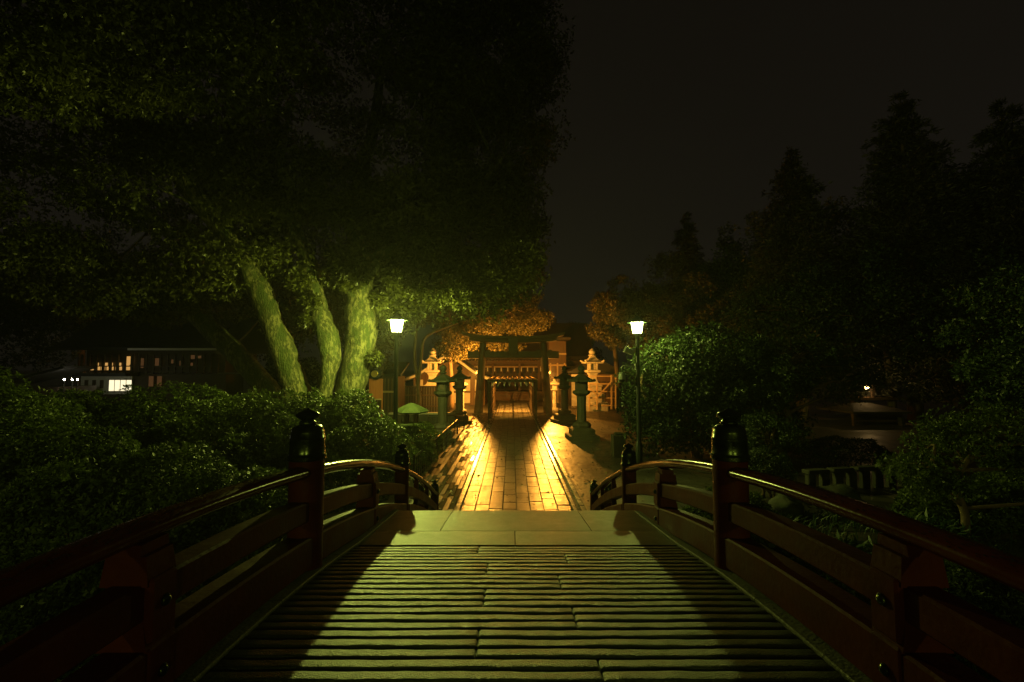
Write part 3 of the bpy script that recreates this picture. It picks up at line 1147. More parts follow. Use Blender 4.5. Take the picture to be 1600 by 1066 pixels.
# low iron fence along the brick pavement
def iron_fence(name, label, a, b, h, nbal):
    t = thing(name, label, 'fence', (a[0], a[1], 0), 'low iron fences beside the brick pavement')
    va, vb = Vector((a[0], a[1], 0)), Vector((b[0], b[1], 0))
    for z_ in (h, h * .62, .12):
        MB().tube([va + Vector((0, 0, z_)), vb + Vector((0, 0, z_))], .026 if z_ == h else .017, 8).build('rail', M['iron'], t, True, auto=50)
    for i in range(nbal):
        q = va.lerp(vb, i / (nbal - 1))
        big = i % 4 == 0
        MB().tube([q, q + Vector((0, 0, h + (.06 if big else 0)))], .032 if big else .014, 8).build('post' if big else 'baluster', M['iron'], t)
    return t


iron_fence('iron_fence', 'long low iron fence following the brick pavement edge', (-2.78, 13.6), (-2.70, 23.6), .72, 33)
iron_fence('iron_fence', 'short low iron fence turning away in front of the dark lantern', (-4.4, 25.0), (-2.55, 25.3), .70, 9)

# ================================================================== CAMPHOR TREE
cam_t = thing('camphor_tree', 'huge camphor tree with several mossy trunks lit green by the lamp', 'tree', at(500, 700, 13.8 * 1.43))
cam_t.location.z = 0
limbs = []
tr = MB()


def atl(*ps):
    return [at(*p) for p in ps]


CK = 1.43


def atc(*ps):
    out = []
    for px, py, Y in ps:
        v = at(px, py, Y * CK)
        v.z = max(v.z, -.25 - .02 * (py - 700) / 90)
        out.append(v)
    return out


limbs.append(limb(tr, atc((497, 790, 13.6), (474, 640, 13.4), (447, 560, 13.3), (420, 490, 13.2), (392, 425, 13.2), (352, 365, 13.2), (300, 300, 13.0), (235, 215, 12.6), (150, 110, 12.0)),
                  [CK * r for r in (.58, .40, .335, .315, .30, .29, .25, .19, .10)], 30, .20, 9, 1.0))
limbs.append(limb(tr, atc((512, 790, 13.5), (506, 640, 13.1), (512, 590, 13.0), (517, 548, 13.0), (505, 505, 13.1), (492, 460, 13.3), (482, 410, 13.6), (452, 330, 14.2), (430, 200, 14.6), (400, 60, 15)),
                  [CK * r for r in (.30, .20, .20, .285, .255, .25, .24, .2, .16, .1)], 26, .20, 9, 2.0))
limbs.append(limb(tr, atc((528, 790, 13.3), (544, 640, 13.2), (551, 592, 13.2), (562, 545, 13.2), (565, 512, 13.2), (561, 470, 13.2), (565, 430, 13.3), (590, 405, 13.4), (640, 380, 13.4), (720, 330, 13.6), (790, 240, 14)),
                  [CK * r for r in (.60, .45, .40, .375, .41, .335, .32, .26, .2, .15, .08)], 30, .20, 9, 3.0))
limbs.append(limb(tr, atc((480, 800, 14.9), (432, 630, 15.0), (385, 570, 15.0), (330, 515, 15.35), (285, 478, 15.8), (215, 445, 16.3), (120, 425, 16.6), (10, 390, 17)),
                  [CK * r for r in (.46, .36, .32, .30, .27, .22, .16, .08)], 22, .18, 8, 4.0))
limbs.append(limb(tr, atc((561, 455, 13.3), (556, 380, 13.8), (560, 290, 14.4), (585, 190, 15), (600, 60, 15.6)), [CK * r for r in (.28, .25, .22, .17, .1)], 16, .12, 6, 5.0))
tr.build('trunk', M['bark'], cam_t, True)

ells = [((-6.2, 15.8, 11.8), (7.3, 6.8, 7.4), 5.0),
        ((-1.75, 15.2, 7.4), (2.9, 2.6, 2.3), 1.1),
        ((-.9, 16.0, 13.2), (2.5, 3, 5.0), 1.3),
        ((-12.2, 15.5, 8.6), (5.2, 5, 3.8), 1.5),
        ((-8.8, 9.4, 10.9), (5.0, 2.3, 2.2), 1.5),
        ((-5.5, 14.2, 8.4), (2.6, 1.6, 1.0), .4)]
near_e = [ells.pop(4)]
ells = [(tuple(CAM + (Vector(c) - CAM) * CK), tuple(x * CK for x in r), w) for c, r, w in ells]
CQ, CC = crown_quads(ells, 1000, 96, (.7, 1.5), 5, .175, .080, shell=.42, droop=.5, flat=.6)
CQ2, CC2 = crown_quads(near_e, 170, 95, (.45, .95), 5, .125, .056, shell=.6, droop=.5, flat=.6)

extra = [(560, 425, 12.75, .42), (548, 440, 12.8, .35), (582, 408, 14.0, .4), (525, 430, 13.2, .45), (486, 470, 12.9, .28), (478, 500, 13.0, .2), (470, 440, 13.0, .4),
         (700, 455, 12.6, .45), (722, 468, 12.6, .35), (655, 445, 12.9, .5), (620, 440, 14.0, .5), (585, 560, 13.0, .22), (592, 470, 13.2, .3),
         (760, 440, 13.2, .5), (230, 430, 15.2, .9), (130, 415, 15.2, 1.0), (60, 380, 15, 1.0), (290, 440, 15.3, .7), (190, 470, 15.4, .6), (250, 250, 12, .8), (210, 480, 15.5, .6), (90, 450, 15.5, .7), (540, 400, 12.7, .5), (590, 370, 14.2, .6), (655, 390, 13.0, .7), (720, 410, 13.3, .7), (790, 430, 13.8, .7)]
EX = []
for px, py, Y, r in extra:
    c = at(px, py, Y * CK)
    r *= CK
    n = int(300 * r)
    d = unit(rng.normal(size=(n, 3)))
    P = np.array(c) + d * (rng.random((n, 1)) ** .4) * r * np.array([1, .9, .85])
    EX.append(rosettes(P, d + np.array([0, -.3, .1]), 5, .155, .068, (.5, 1.2), .5))
quads('crown', np.concatenate([CQ, CQ2] + EX), M['leaf_camphor'], cam_t)
# boughs reaching into the leaf clumps
br = MB()
allp = [p for l_ in limbs for p in l_]
for i in range(0, len(CC), 28):
    c = Vector(CC[i])
    best = min(allp, key=lambda p: (p - c).length + (2.0 if p.z > c.z else 0))
    if (best - c).length > 12:
        continue
    m1 = best.lerp(c, .5) + Vector((rnd.uniform(-.5, .5), rnd.uniform(-.5, .5), rnd.uniform(.1, .8)))
    limb(br, [best, m1, c], [.07, .045, .012], 6, .1, 4, i)
tag(br.build('boughs', M['bark'], cam_t, True), kind='stuff')

# ================================================================== BUSHES
def bush(name, label, blobs, n, ll=.072, lw=.034, m='leaf_bush', k=6, cat='bush', group=None, shell=.20):
    b0 = blobs[0]
    t = thing(name, label, cat, (b0[0], b0[1], ground_z(b0[0], b0[1])), group)
    area = np.array([b[3] * b[4] + b[3] * b[5] + b[4] * b[5] for b in blobs])
    out = []
    for b, a in zip(blobs, area / area.sum()):
        c, r = np.array(b[:3]), np.array(b[3:])
        nn = int(n * a)
        # uneven outline: sub-mounds over the surface
        d = unit(rng.normal(size=(nn, 3)))
        d[:, 2] = np.where(d[:, 2] < -.35, -d[:, 2] * .4, d[:, 2])
        d = unit(d)
        lump = 0
        for f_, a_ in ((2.6, .13), (5.3, .10), (11.0, .075)):
            ph = rng.uniform(0, 6, 3)
            lump = lump + a_ * np.sin(d[:, 0] * f_ + ph[0]) * np.sin(d[:, 1] * f_ + ph[1] + d[:, 2] * f_ + ph[2])
        rad = (1 + lump - shell * rng.random(nn) ** 2.0)[:, None]
        P = c + d * r * rad
        keep = P[:, 2] > -1.0
        for b2 in blobs:
            if b2 is b: continue
            q = (P - np.array(b2[:3])) / np.array(b2[3:])
            keep &= np.sum(q * q, 1) > .62
        P, d = P[keep], d[keep]
        A = unit(d / r) + .45 * rng.normal(size=P.shape) + np.array([0, 0, .35])
        out.append(rosettes(P, A, k, ll, lw, (.75, 1.35), .12))
    quads('foliage', np.concatenate(out), M[m], t)
    st = MB()
    for b in blobs:
        for j in range(5):
            x, y = b[0] + rnd.uniform(-.3, .3) * b[3], b[1] + rnd.uniform(-.3, .3) * b[4]
            z0 = ground_z(x, y)
            e = (b[0] + rnd.uniform(-.7, .7) * b[3], b[1] + rnd.uniform(-.7, .7) * b[4], b[2] + rnd.uniform(.0, .5) * b[5])
            st.tube([(x, y, z0), ((x + e[0]) / 2 + rnd.uniform(-.1, .1), (y + e[1]) / 2, (z0 + e[2]) / 2), e], [.035, .024, .008], 6)
    tag(st.build('stems', M['bark2'], t, True), kind='stuff')
    return t


def away(k, blobs):
    """the same mounds k times farther from the bridge end and k times larger"""
    return [(b[0] * k, b[1] * k, 3.24 + (b[2] - 3.24) * k, b[3] * k, b[4] * k, b[5] * k) for b in blobs]


bush('rounded_bush', 'bright rounded bush just outside the bridge railing, in front of the camphor trunks',
     away(1.55, [(-3.02, 8.5, 1.30, 1.05, 1.1, 1.40), (-3.75, 8.3, 1.40, 1.1, 1.1, 1.32), (-2.55, 8.2, .62, .72, .8, .95), (-3.1, 7.6, .85, .8, .8, 1.1)]), 25000, .088, .040)
bush('rounded_bush', 'long mounded bush between the bright bush and the dark far corner',
     away(1.5, [(-4.9, 8.4, 1.45, 1.4, 1.2, 1.30), (-6.4, 8.8, 1.47, 1.5, 1.3, 1.31), (-5.5, 7.4, 1.15, 1.2, 1.0, 1.15), (-4.3, 7.3, 1.0, .9, .9, 1.2), (-7.9, 9.0, 1.44, 1.3, 1.2, 1.33)]), 29000, .088, .040)
bush('rounded_bush', 'big dark bush beside the railing, nearest to the camera',
     away(1.32, [(-4.7, 5.9, .95, 1.45, 1.1, 1.30), (-3.55, 6.3, .75, .95, .9, 1.15), (-6.0, 6.2, 1.2, 1.2, 1.0, 1.2), (-4.0, 5.2, .35, .9, .7, .85)]), 26000, .08, .036)
bush('rounded_bush', 'tallest dark bush at the far edge, under the hanging branches',
     away(1.4, [(-8.3, 7.4, 1.6, 1.5, 1.3, 1.62), (-7.0, 6.6, 1.2, 1.0, .9, 1.3), (-9.4, 7.2, 1.4, 1.2, 1.2, 1.4)]), 15000, .085, .038)
bush('clipped_shrub', 'round clipped shrub behind the tall capped railing post', [(6.35, 12.0, .62, .62, .6, .62)], 3500, .04, .02, 'leaf_dark', 5, 'shrub', None, .12)
bush('clipped_shrub', 'wide low clipped shrub in front of the stone pond edging', [(10.4, 15.0, .45, 1.3, 1.0, .62)], 3500, .05, .024, 'leaf_dark', 5, 'shrub', None, .15)
bush('leafy_shrub', 'low leafy shrub under the far side of the iron fence', [(-3.3, 15.5, .5, .8, 1.3, .7), (-3.5, 18.0, .45, .8, 1.2, .65)], 4500, .08, .035, 'leaf_bush', 5, 'shrub')
bush('added_shrub', 'tall dark shrub added to hide the floodlit end wall of the old building', [(-15.9, 33.0, 1.9, 1.3, 1.3, 2.6), (-14.4, 33.5, 1.6, 1.2, 1.2, 2.2)], 6000, .16, .07, 'leaf_dark', 5, 'shrub')  # added plant, blocks the orange floodlit side wall from view
bush('leafy_shrub', 'wide leafy shrub on the pond bank under the spreading maple', [(9.8, 10.2, .1, 1.6, .9, .75), (12.2, 10.8, .3, 1.6, 1.0, .9)], 9000, .09, .04, 'leaf_bush', 5, 'shrub')
bush('leafy_shrub', 'fern-like shrub low on the bank between railing and maple', [(6.6, 7.4, -.5, 1.1, .8, .6), (5.2, 8.2, -.5, .8, .7, .55)], 6000, .09, .034, 'leaf_bush', 5, 'shrub')
bush('leafy_shrub', 'small dark shrub below the railing beside the round clipped shrub', [(4.3, 9.4, .2, .9, .8, .6)], 3500, .07, .03, 'leaf_bush', 5, 'shrub')


# ================================================================== OTHER TREES
def tree(name, label, base, trunk, rad, ells, nc, per, crad, ll, lw, leaf='leaf_dark', bark='bark2', k=5, group=None, shell=.6, extra_limbs=(), droop=.35, flat=.7, nb=6):
    t = thing(name, label, 'tree', (base[0], base[1], ground_z(base[0], base[1])), group)
    mb = MB()
    pts = limb(mb, trunk, rad, 12, .14, 5, base[0])
    for pl, rl in extra_limbs:
        pts += limb(mb, pl, rl, 10, .12, 5, base[1])
    Q, C = crown_quads(ells, nc, per, crad, k, ll, lw, shell, droop, flat=flat)
    for i in range(0, len(C), nb):
        c = Vector(C[i])
        b = min(pts, key=lambda p: (p - c).length + (1.0 if p.z > c.z else 0))
        limb(mb, [b, b.lerp(c, .5) + Vector((rnd.uniform(-.3, .3), rnd.uniform(-.3, .3), rnd.uniform(0, .4))), c], [rad[-1] * 1.1 + .01, rad[-1] * .8, .01], 5, 0, 3, 0)
    mb.build('trunk', M[bark], t, True)
    quads('crown', Q, M[leaf], t)
    return t


# bushy evergreen lit by the lamp at the right
BK = 1.30


def bk(p):
    return (p[0] * BK, p[1] * BK, p[2])


def bz(c):
    return tuple(CAM + (Vector(c) - CAM) * BK)


tree('bushy_tree', 'dense bushy evergreen behind the lamp with security cameras', bk((5.2, 13.4, 0)),
     [bk((5.2, 13.4, 0)), bk((5.1, 13.4, .8)), bk((5.3, 13.5, 1.6)), bk((5.2, 13.4, 2.6))], [.2, .17, .14, .08],
     [(bz((5.55, 13.4, 2.75)), (2.9, 2.0, 2.2), 4), (bz((3.85, 12.9, 1.85)), (.85, 1, 1.1), .7), (bz((6.6, 12.9, 2.3)), (1.7, 1.3, 1.8), 1.4), (bz((4.7, 12.4, 2.2)), (1.5, .8, 1.6), 1.2)],
     330, 60, (.34, .68), .11, .050, 'leaf_dark', k=5, shell=.5,
     extra_limbs=[([bk((5.15, 13.4, .7)), bk((4.3, 13.2, 1.2)), bk((3.8, 12.9, 1.6))], [.12, .09, .04]), ([bk((5.2, 13.4, .6)), bk((6.0, 13.2, 1.2)), bk((6.7, 13, 2.2))], [.12, .1, .04])])
# pond garden trees at the right
tree('garden_pine', 'spreading garden pine with thin bent trunk beside the tea house', (9.4, 16.5),
     [(9.4, 16.5, -.2), (9.2, 16.5, .7), (9.6, 16.5, 1.5), (9.3, 16.6, 2.5), (9.7, 16.6, 3.4)], [.17, .14, .12, .09, .05],
     [((9.0, 16.3, 3.3), (2.2, 1.5, 1.0), 2), ((11.0, 16.8, 3.0), (1.7, 1.4, .9), 1.5), ((8.0, 16, 2.3), (1.3, 1.2, .7), 1)], 150, 50, (.3, .6), .09, .026, 'leaf_dark', k=6)
tree('garden_tree', 'small round garden tree with a forked trunk before the tea house', (11.0, 14.6),
     [(7.8, 14.6, -.3), (7.75, 14.6, .3), (7.85, 14.6, .8)], [.08, .07, .05],
     [((7.8, 14.6, 1.25), (1.05, .8, .62), 1)], 60, 45, (.2, .35), .06, .026, 'leaf_dark', k=5, nb=5)
tree('weeping_maple', 'low spreading maple at the pond edge, near the railing end', (9.2, 9.3),
     [(8.7, 9.3, -.5), (8.75, 9.3, .4), (8.6, 9.3, 1.0), (8.9, 9.2, 1.7)], [.09, .075, .06, .03],
     [((9.2, 9.3, 1.85), (1.5, .9, .55), 2), ((7.9, 9.1, 1.3), (.8, .7, .45), 1), ((10.2, 9.0, 1.2), (.9, .7, .6), 1)], 90, 55, (.2, .42), .07, .030, 'leaf_bush', k=5,
     extra_limbs=[([(8.7, 9.3, .6), (8.2, 9.2, 1.0), (7.8, 9.1, 1.4)], [.05, .04, .02])])
tree('garden_tree', 'leafy tree overhanging the pond beyond the maple', (15.5, 13.0),
     [(15.5, 13, -.2), (15.4, 13, 1.2), (15.6, 13, 2.6), (15.3, 13, 4.0)], [.2, .17, .13, .07],
     [((15.2, 12.8, 4.3), (2.8, 2.2, 2.3), 3), ((13.6, 12.4, 3.0), (1.4, 1.2, 1.1), 1), ((16.5, 12.2, 2.2), (1.5, 1.2, 1.0), 1)], 170, 55, (.35, .7), .11, .05, 'leaf_dark', k=5)

# tree behind the torii, lit orange from below
tb = at(655, 640, 30.5)
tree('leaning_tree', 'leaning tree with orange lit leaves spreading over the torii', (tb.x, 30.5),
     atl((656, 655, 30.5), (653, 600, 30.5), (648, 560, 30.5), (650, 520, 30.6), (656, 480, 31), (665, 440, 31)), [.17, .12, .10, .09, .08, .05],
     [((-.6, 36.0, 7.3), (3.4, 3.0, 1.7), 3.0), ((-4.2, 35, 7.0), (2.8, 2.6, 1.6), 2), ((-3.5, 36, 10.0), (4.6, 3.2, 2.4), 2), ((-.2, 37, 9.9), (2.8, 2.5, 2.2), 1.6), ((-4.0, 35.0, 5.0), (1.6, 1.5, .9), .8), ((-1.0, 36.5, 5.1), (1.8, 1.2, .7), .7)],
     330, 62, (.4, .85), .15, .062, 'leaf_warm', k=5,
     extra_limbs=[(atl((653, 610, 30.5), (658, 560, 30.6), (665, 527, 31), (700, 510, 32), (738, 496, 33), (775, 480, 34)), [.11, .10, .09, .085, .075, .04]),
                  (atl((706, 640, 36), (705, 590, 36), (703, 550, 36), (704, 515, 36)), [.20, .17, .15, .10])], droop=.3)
tree('slim_tree', 'slim dark tree behind the brighter street lamp', (at(620, 640, 27).x, 27.0),
     atl((622, 655, 27), (618, 560, 27), (622, 500, 27), (616, 440, 27)), [.10, .09, .08, .05],
     [((at(628, 480, 27).x, 27.5, 7.8), (2.2, 1.8, 1.9), 1), ((at(585, 555, 28).x, 28.5, 4.2), (1.2, 1.2, .9), .3)], 70, 55, (.4, .8), .14, .06, 'leaf_warm', k=5)


def broad(label, px, Y, z0, z1, hw, leaf, n=120, ll=.24, lw=.11, depth=None, name='broadleaf_tree'):
    x = (px - 802) / F * Y
    cz, rz = (z0 + z1) / 2, (z1 - z0) / 2
    e = []
    for i in range(5):
        a = rnd.uniform(0, 6.28)
        e.append(((x + hw * .45 * math.cos(a), Y + hw * .4 * math.sin(a), cz + rz * rnd.uniform(-.35, .3)), (hw * rnd.uniform(.5, .68), hw * .55, rz * rnd.uniform(.45, .65)), 1))
    e.append(((x, Y, z1 - rz * .55), (hw * .5, hw * .5, rz * .55), .8))
    tree(name, label, (x, Y), [(x, Y, 0), (x + .1, Y, z0 * .6), (x - .1, Y, z0 + rz * .5), (x, Y, cz + rz * .3)], [.018 * z1 + .05, .016 * z1 + .04, .012 * z1 + .03, .05],
         e, n, 52, (hw * .13, hw * .26), ll, lw, leaf, k=4, group='dark broadleaf trees around the shrine', nb=8)


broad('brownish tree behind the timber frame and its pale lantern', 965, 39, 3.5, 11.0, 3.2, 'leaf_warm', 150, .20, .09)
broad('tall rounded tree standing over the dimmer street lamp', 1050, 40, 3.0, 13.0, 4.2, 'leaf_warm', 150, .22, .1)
broad('dark rounded tree under the smallest conifer', 1140, 42, 3.0, 15.0, 4.6, 'leaf_dark', 150)
broad('far tree seen low between torii and timber frame', 905, 66, 3.0, 10.5, 4.0, 'leaf_dark', 90)
broad('wide tree in front of the middle conifer', 1255, 30, 2.2, 10.5, 3.9, 'leaf_dark', 150, .2, .09)
broad('dense dark tree above the tea house', 1390, 29, 2.6, 11.0, 4.4, 'leaf_dark', 160, .2, .09)
broad('dark tree beyond the pond near the picture edge', 1545, 27, 2.0, 11.0, 4.2, 'leaf_dark', 150, .2, .09)
broad('dark tree filling the gap between the two taller conifers', 1335, 36, 3.0, 17.5, 5.0, 'leaf_dark', 170, .26, .12)
broad('dark tree between the smallest and the middle conifer', 1180, 40, 3.0, 17.0, 4.6, 'leaf_dark', 160, .26, .12)
broad('dark tree between the tallest conifer and the picture edge', 1510, 33, 3.0, 18.0, 5.0, 'leaf_dark', 170, .26, .12)
broad('deep dark tree behind the old lit building', 130, 44, 3.0, 17.0, 8.0, 'leaf_dark', 190, .3, .14)
broad('deep dark tree beyond the camphor trunks', 400, 46, 3.0, 15.0, 8.0, 'leaf_dark', 190, .3, .14)
broad('dark tree behind the lamp and the camphor', 560, 44, 4.0, 14.0, 6.0, 'leaf_dark', 150, .28, .13)
broad('dark tree at the outer end of the old building', -60, 36, 2.0, 15.0, 7.0, 'leaf_dark', 150, .28, .13)


def conifer(label, px, Y, top_py, hw, n=46):
    x = (px - 802) / F * Y
    zt = at(px, top_py, Y).z
    t = thing('conifer_tree', label, 'tree', (x, Y, 0), 'tall conifers against the night sky')
    mb = MB().tube([(x, Y, 0), (x + .1, Y, zt * .5), (x, Y, zt)], [.42, .26, .03], 10)
    Ps, As = [], []
    tiers = int(zt / .62)
    for i in range(tiers):
        u = i / (tiers - 1)
        z = zt * (.14 + .86 * u)
        r = hw * (1 - u) ** .8 * rnd.uniform(.78, 1.12) + .15
        for j in range(9 if u < .9 else 5):
            a = rnd.uniform(0, 6.28)
            rr = r * rnd.uniform(.7, 1.15)
            n_ = max(6, int(rr * 26))
            s_ = rng.random(n_) ** .7
            jit = rng.normal(size=(n_, 3)) * (.10 + .10 * rr) * np.array([1, 1, .45])
            P = np.stack([x + math.cos(a) * rr * s_, Y + math.sin(a) * rr * s_, z - .30 * rr * s_ + .22 * rr * s_ ** 3], 1) + jit
            A = np.tile(np.array([math.cos(a), math.sin(a), .15]), (n_, 1)) + .4 * rng.normal(size=(n_, 3))
            Ps.append(P); As.append(A)
            if j % 3 == 0:
                mb.tube([(x, Y, z), (x + math.cos(a) * rr * .9, Y + math.sin(a) * rr * .9, z - .16 * rr)], [.05, .012], 5)
    mb.build('trunk', M['bark2'], t, True)
    P = np.concatenate(Ps); A = np.concatenate(As)
    quads('crown', rosettes(P, A, 5, .34, .07, (.2, .9), .2), M['needle'], t)


conifer('smallest slim conifer topping the tree line', 1078, 48, 335, 3.6)
conifer('middle tall conifer standing above the wide tree', 1248, 33, 238, 5.2)
conifer('tallest conifer standing above the tea house', 1428, 30, 150, 6.0)
conifer('big conifer cut by the picture edge', 1590, 27, 165, 5.6)

# ================================================================== SHRINE HALL
def gable_roof(mb, x0, x1, y0, y1, ze, zr, th=.22, curve=.35, n=8, oh=0.0):
    """ridge along x; curved slopes down to eaves at y0 and y1"""
    ym = (y0 + y1) / 2
    for sgn, ye in ((-1, y0), (1, y1)):
        rows_t, rows_b = [], []
        for i in range(n + 1):
            u = i / n
            y = ye + (ym - ye) * u
            z = ze + (zr - ze) * (u ** (1 + curve))
            rows_t.append([(x0, y, z + th), (x1, y, z + th)])
            rows_b.append([(x0, y, z), (x1, y, z)])
        mb.grid(rows_t); mb.grid(rows_b)
        mb.grid([[rows_t[0][0], rows_t[0][1]], [rows_b[0][0], rows_b[0][1]]])
        for k in (0, 1):
            mb.grid([[r[k] for r in rows_t], [r[k] for r in rows_b]])
    return mb


HY = 50.0
H = thing('shrine_hall', 'wooden shrine hall with a heavy curved roof behind the torii', 'shrine hall', (.4, HY, 0))
rf = gable_roof(MB(), -7.5, 8.5, HY - 2.2, HY + 8.5, 4.15, 8.0, .35, .5).build('roof', M['copper'], H)
MB().box((.5, HY + 3.15, 8.55), (9.0, .7, .6), None, .05).build('ridge', M['tile'], rf)
for x_ in (-2.6, 3.6):
    MB().box((x_, HY + 3.15, 9.05), (.28, .9, .5), None, .05).build('ridge_ornament', M['tile'], rf)
MB().box((.4, HY + .6, 3.95), (14.6, .3, .32)).build('eave_beam', M['wood'], H)
for i in range(46):
    MB().box((-6.9 + i * .32, HY - .9, 4.10), (.09, 2.6, .09), Matrix.Rotation(R(3), 3, 'X')).build('rafter', M['wood'], H)
for x_ in (-6.4, -4.2, -2.05, .0, .8, 2.85, 5.0, 7.2):
    if x_ == 0.0: continue
    MB().box((x_, HY + .6, 2.0), (.26, .26, 3.7), None, .02).build('column', M['wood'], H)
MB().box((.4, HY + .62, 2.95), (14.0, .16, .22)).build('tie_rail', M['wood'], H)
MB().box((.4, HY + .62, 3.42), (14.0, .14, .14)).build('tie_rail', M['pale_wood'], H)
MB().box((.4, HY + 2.6, 1.9), (14.2, .12, 3.8)).build('wall', M['wood'], H)
MB().box((.4, HY + 1.6, .45), (15.0, 3.4, .9), None, .03).build('floor', M['dark_wood'], H)
for i in range(5):
    MB().box((.4, HY - .15 - i * .34, .40 - i * .08), (4.6, .34, .80 - i * .16)).build('step', M['wood'], H)
for i in range(8):
    x_ = -5.6 + i * 1.72
    MB().box((x_, HY + 2.50, 1.85), (1.5, .06, 1.7)).build('wall_panel', M['dark_wood'], H)
bay = [(-2.05, .8), (.8, 2.85), (-4.2, -2.05), (2.85, 5.0)]
for a, b in bay:
    k = max(4, int((b - a) / .32))
    for i in range(k):
        x_ = a + .2 + (b - a - .4) * i / (k - 1)
        w = (b - a - .4) / (k - 1) * .86
        MB().box((x_, HY + .42, 2.62 + .42 + (0 if i % 2 else .1)), (w if i % 2 else w * .35, .02, .62 if i % 2 else .4)).build('curtain', M['cloth'] if i % 2 else M['paper'], H)
# side wing at the right of the hall, seen past the torii pillar
WG = thing('side_hall', 'plain brown wooden hall wing seen past the torii pillar', 'building', (5.4, 44, 0))
x0, x1 = at(860, 560, 44).x, at(882, 560, 44).x
MB().box(((x0 + x1) / 2, 45.5, 2.9), (x1 - x0 + .3, 3.0, 5.8)).build('wall', M['wood'], WG)
MB().box(((x0 + x1) / 2, 45.2, 5.98), (x1 - x0 + 1.0, 4.4, .30), None, .05).build('roof', M['copper'], WG)
for z_ in (2.4, 3.55, 4.6):
    MB().box(((x0 + x1) / 2, 43.97, z_), (x1 - x0 + .34, .08, .14)).build('batten', M['pale_wood'], WG)
for x_ in lin(x0, x1, 3):
    MB().box((x_, 43.95, 1.9), (.14, .10, 3.7)).build('post', M['pale_wood'], WG)

# left kagura building with pale verge
KB = thing('gabled_building', 'low shrine building with a pale curved verge left of the gate', 'building', (-6, 43, 0))
rl = MB()
pts = [at(700, 556, 41.5), at(722, 570, 41.5), at(735, 580, 41.5), at(752, 590, 41.5), at(776, 598, 41.5)]
q = catmull([tuple(p) for p in pts], 5)
v, f = [], []
for p in q:
    v += [(p[0], 41.4, p[2]), (p[0], 41.4, p[2] + .30), (p[0], 47.0, p[2] + .30), (p[0], 47.0, p[2])]
for i in range(len(q) - 1):
    for k in range(4):
        k2 = (k + 1) % 4
        f.append((i * 4 + k, i * 4 + k2, i * 4 + 4 + k2, i * 4 + 4 + k))
f += [(0, 1, 2, 3), tuple((len(q) - 1) * 4 + k for k in (3, 2, 1, 0))]
# mirrored other slope
xm = q[0][0]
v2 = [(2 * xm - a[0], a[1], a[2]) for a in v]
rl.add(v, f); rl.add(v2, f)
rl.build('roof', M['tile'], KB)
vb = MB()
for sgn in (1, -1):
    for a, b in zip(q[:-1], q[1:]):
        pa = Vector((xm + sgn * (a[0] - xm), 41.33, a[2] + .12)); pb = Vector((xm + sgn * (b[0] - xm), 41.33, b[2] + .12))
        vb.tube([pa, pb], .12, 6)
vb.build('verge_board', M['plaster'], KB)
xw1 = at(757, 600, 42).x
xw0 = 2 * xm - xw1
MB().box(((xw0 + xw1) / 2, 44.6, 1.35), (xw1 - xw0, 4.6, 2.7)).build('wall', M['wood'], KB)
gt = MB().prism([(xw0, 2.69), (xw1, 2.69), (xm, 3.9)], 'y', 42.35, 46.8)
gt.build('gable', M['wood'], KB)
for x_ in lin(xw0 + .1, xw1 - .1, 7):
    MB().box((x_, 42.27, 1.35), (.14, .08, 2.7)).build('post', M['wood'], KB)
for i, x_ in enumerate(lin(xw0 + .55, xw1 - .55, 6)):
    MB().box((x_, 42.28, 1.75), (.62, .03, 1.0)).build('panel', M['plaster'], KB)
    MB().box((x_, 42.28, .62), (.62, .03, .9)).build('panel', M['plaster'], KB)

# building at the far left behind the bush tip (low roof and slatted wall)
SB = thing('low_building', 'low building with a sloping roof behind the red-brown board', 'building', (at(585, 600, 30).x, 31, 0))
xa, xb = at(556, 600, 31).x, at(622, 600, 31).x
zt = at(580, 588, 31).z
MB().prism([(30.0, zt), (30.0, zt + .12), (32.5, zt + .95), (32.5, zt + .83)], 'x', xa - .6, xb + .4).build('roof', M['tile'], SB)
MB().box(((xa + xb) / 2, 31.9, zt / 2), (xb - xa, 2.2, zt)).build('wall', M['dark_wood'], SB)
for i in range(12):
    MB().box((xa + (xb - xa) * (i + .5) / 12, 30.76, zt / 2), (.07, .06, zt - .3)).build('slat', M['wood'], SB)
MB().box(((xa + xb) / 2, 30.7, at(580, 612, 31).z), (xb - xa, .08, .12)).build('sill', M['pale_wood'], SB)

# red-brown board with a round crest lantern
p0 = at(578, 592, 24); p1 = at(597, 623, 24)
NB_ = thing('notice_board', 'upright red-brown board lit orange beside the camphor trunk', 'notice board', ((p0.x + p1.x) / 2, 24, 0))
MB().box(((p0.x + p1.x) / 2, 24, (p0.z + p1.z) / 2), (p1.x - p0.x - .06, .05, p0.z - p1.z), None, .01).build('board', M['red_board'], NB_)
for x_ in (p0.x, p1.x):
    MB().box((x_, 24, p0.z / 2), (.06, .07, p0.z), None, .008).build('post', M['red_board'], NB_)
MB().box(((p0.x + p1.x) / 2, 24, p1.z - .03), (p1.x - p0.x, .09, .06)).build('ledge', M['pale_wood'], NB_)
c = at(587, 585, 23.85)
RL = thing('paper_lantern', 'round black lantern with a yellow crest hanging above the red-brown board', 'lantern', (c.x, 23.85, c.z))
MB().lathe([(.10, -.26), (.20, -.20), (.29, -.08), (.30, .04), (.25, .17), (.12, .26)], (c.x, 23.85, c.z), 18).build('shade', M['cloth'], RL, True)
crest = MB()
Mx = Matrix.Translation((c.x + .02, 23.56, c.z + .03)) @ Matrix.Rotation(R(90), 4, 'X')
crest.lathe([(.17, -.01), (.17, .008), (.16, .012)], (0, 0, 0), 16, M4=Mx)
crest.build('crest', M['brass'], RL)
MB().lathe([(.12, .26), (.12, .30), (.02, .31)], (c.x, 23.85, c.z), 12).build('cap', M['iron'], RL)
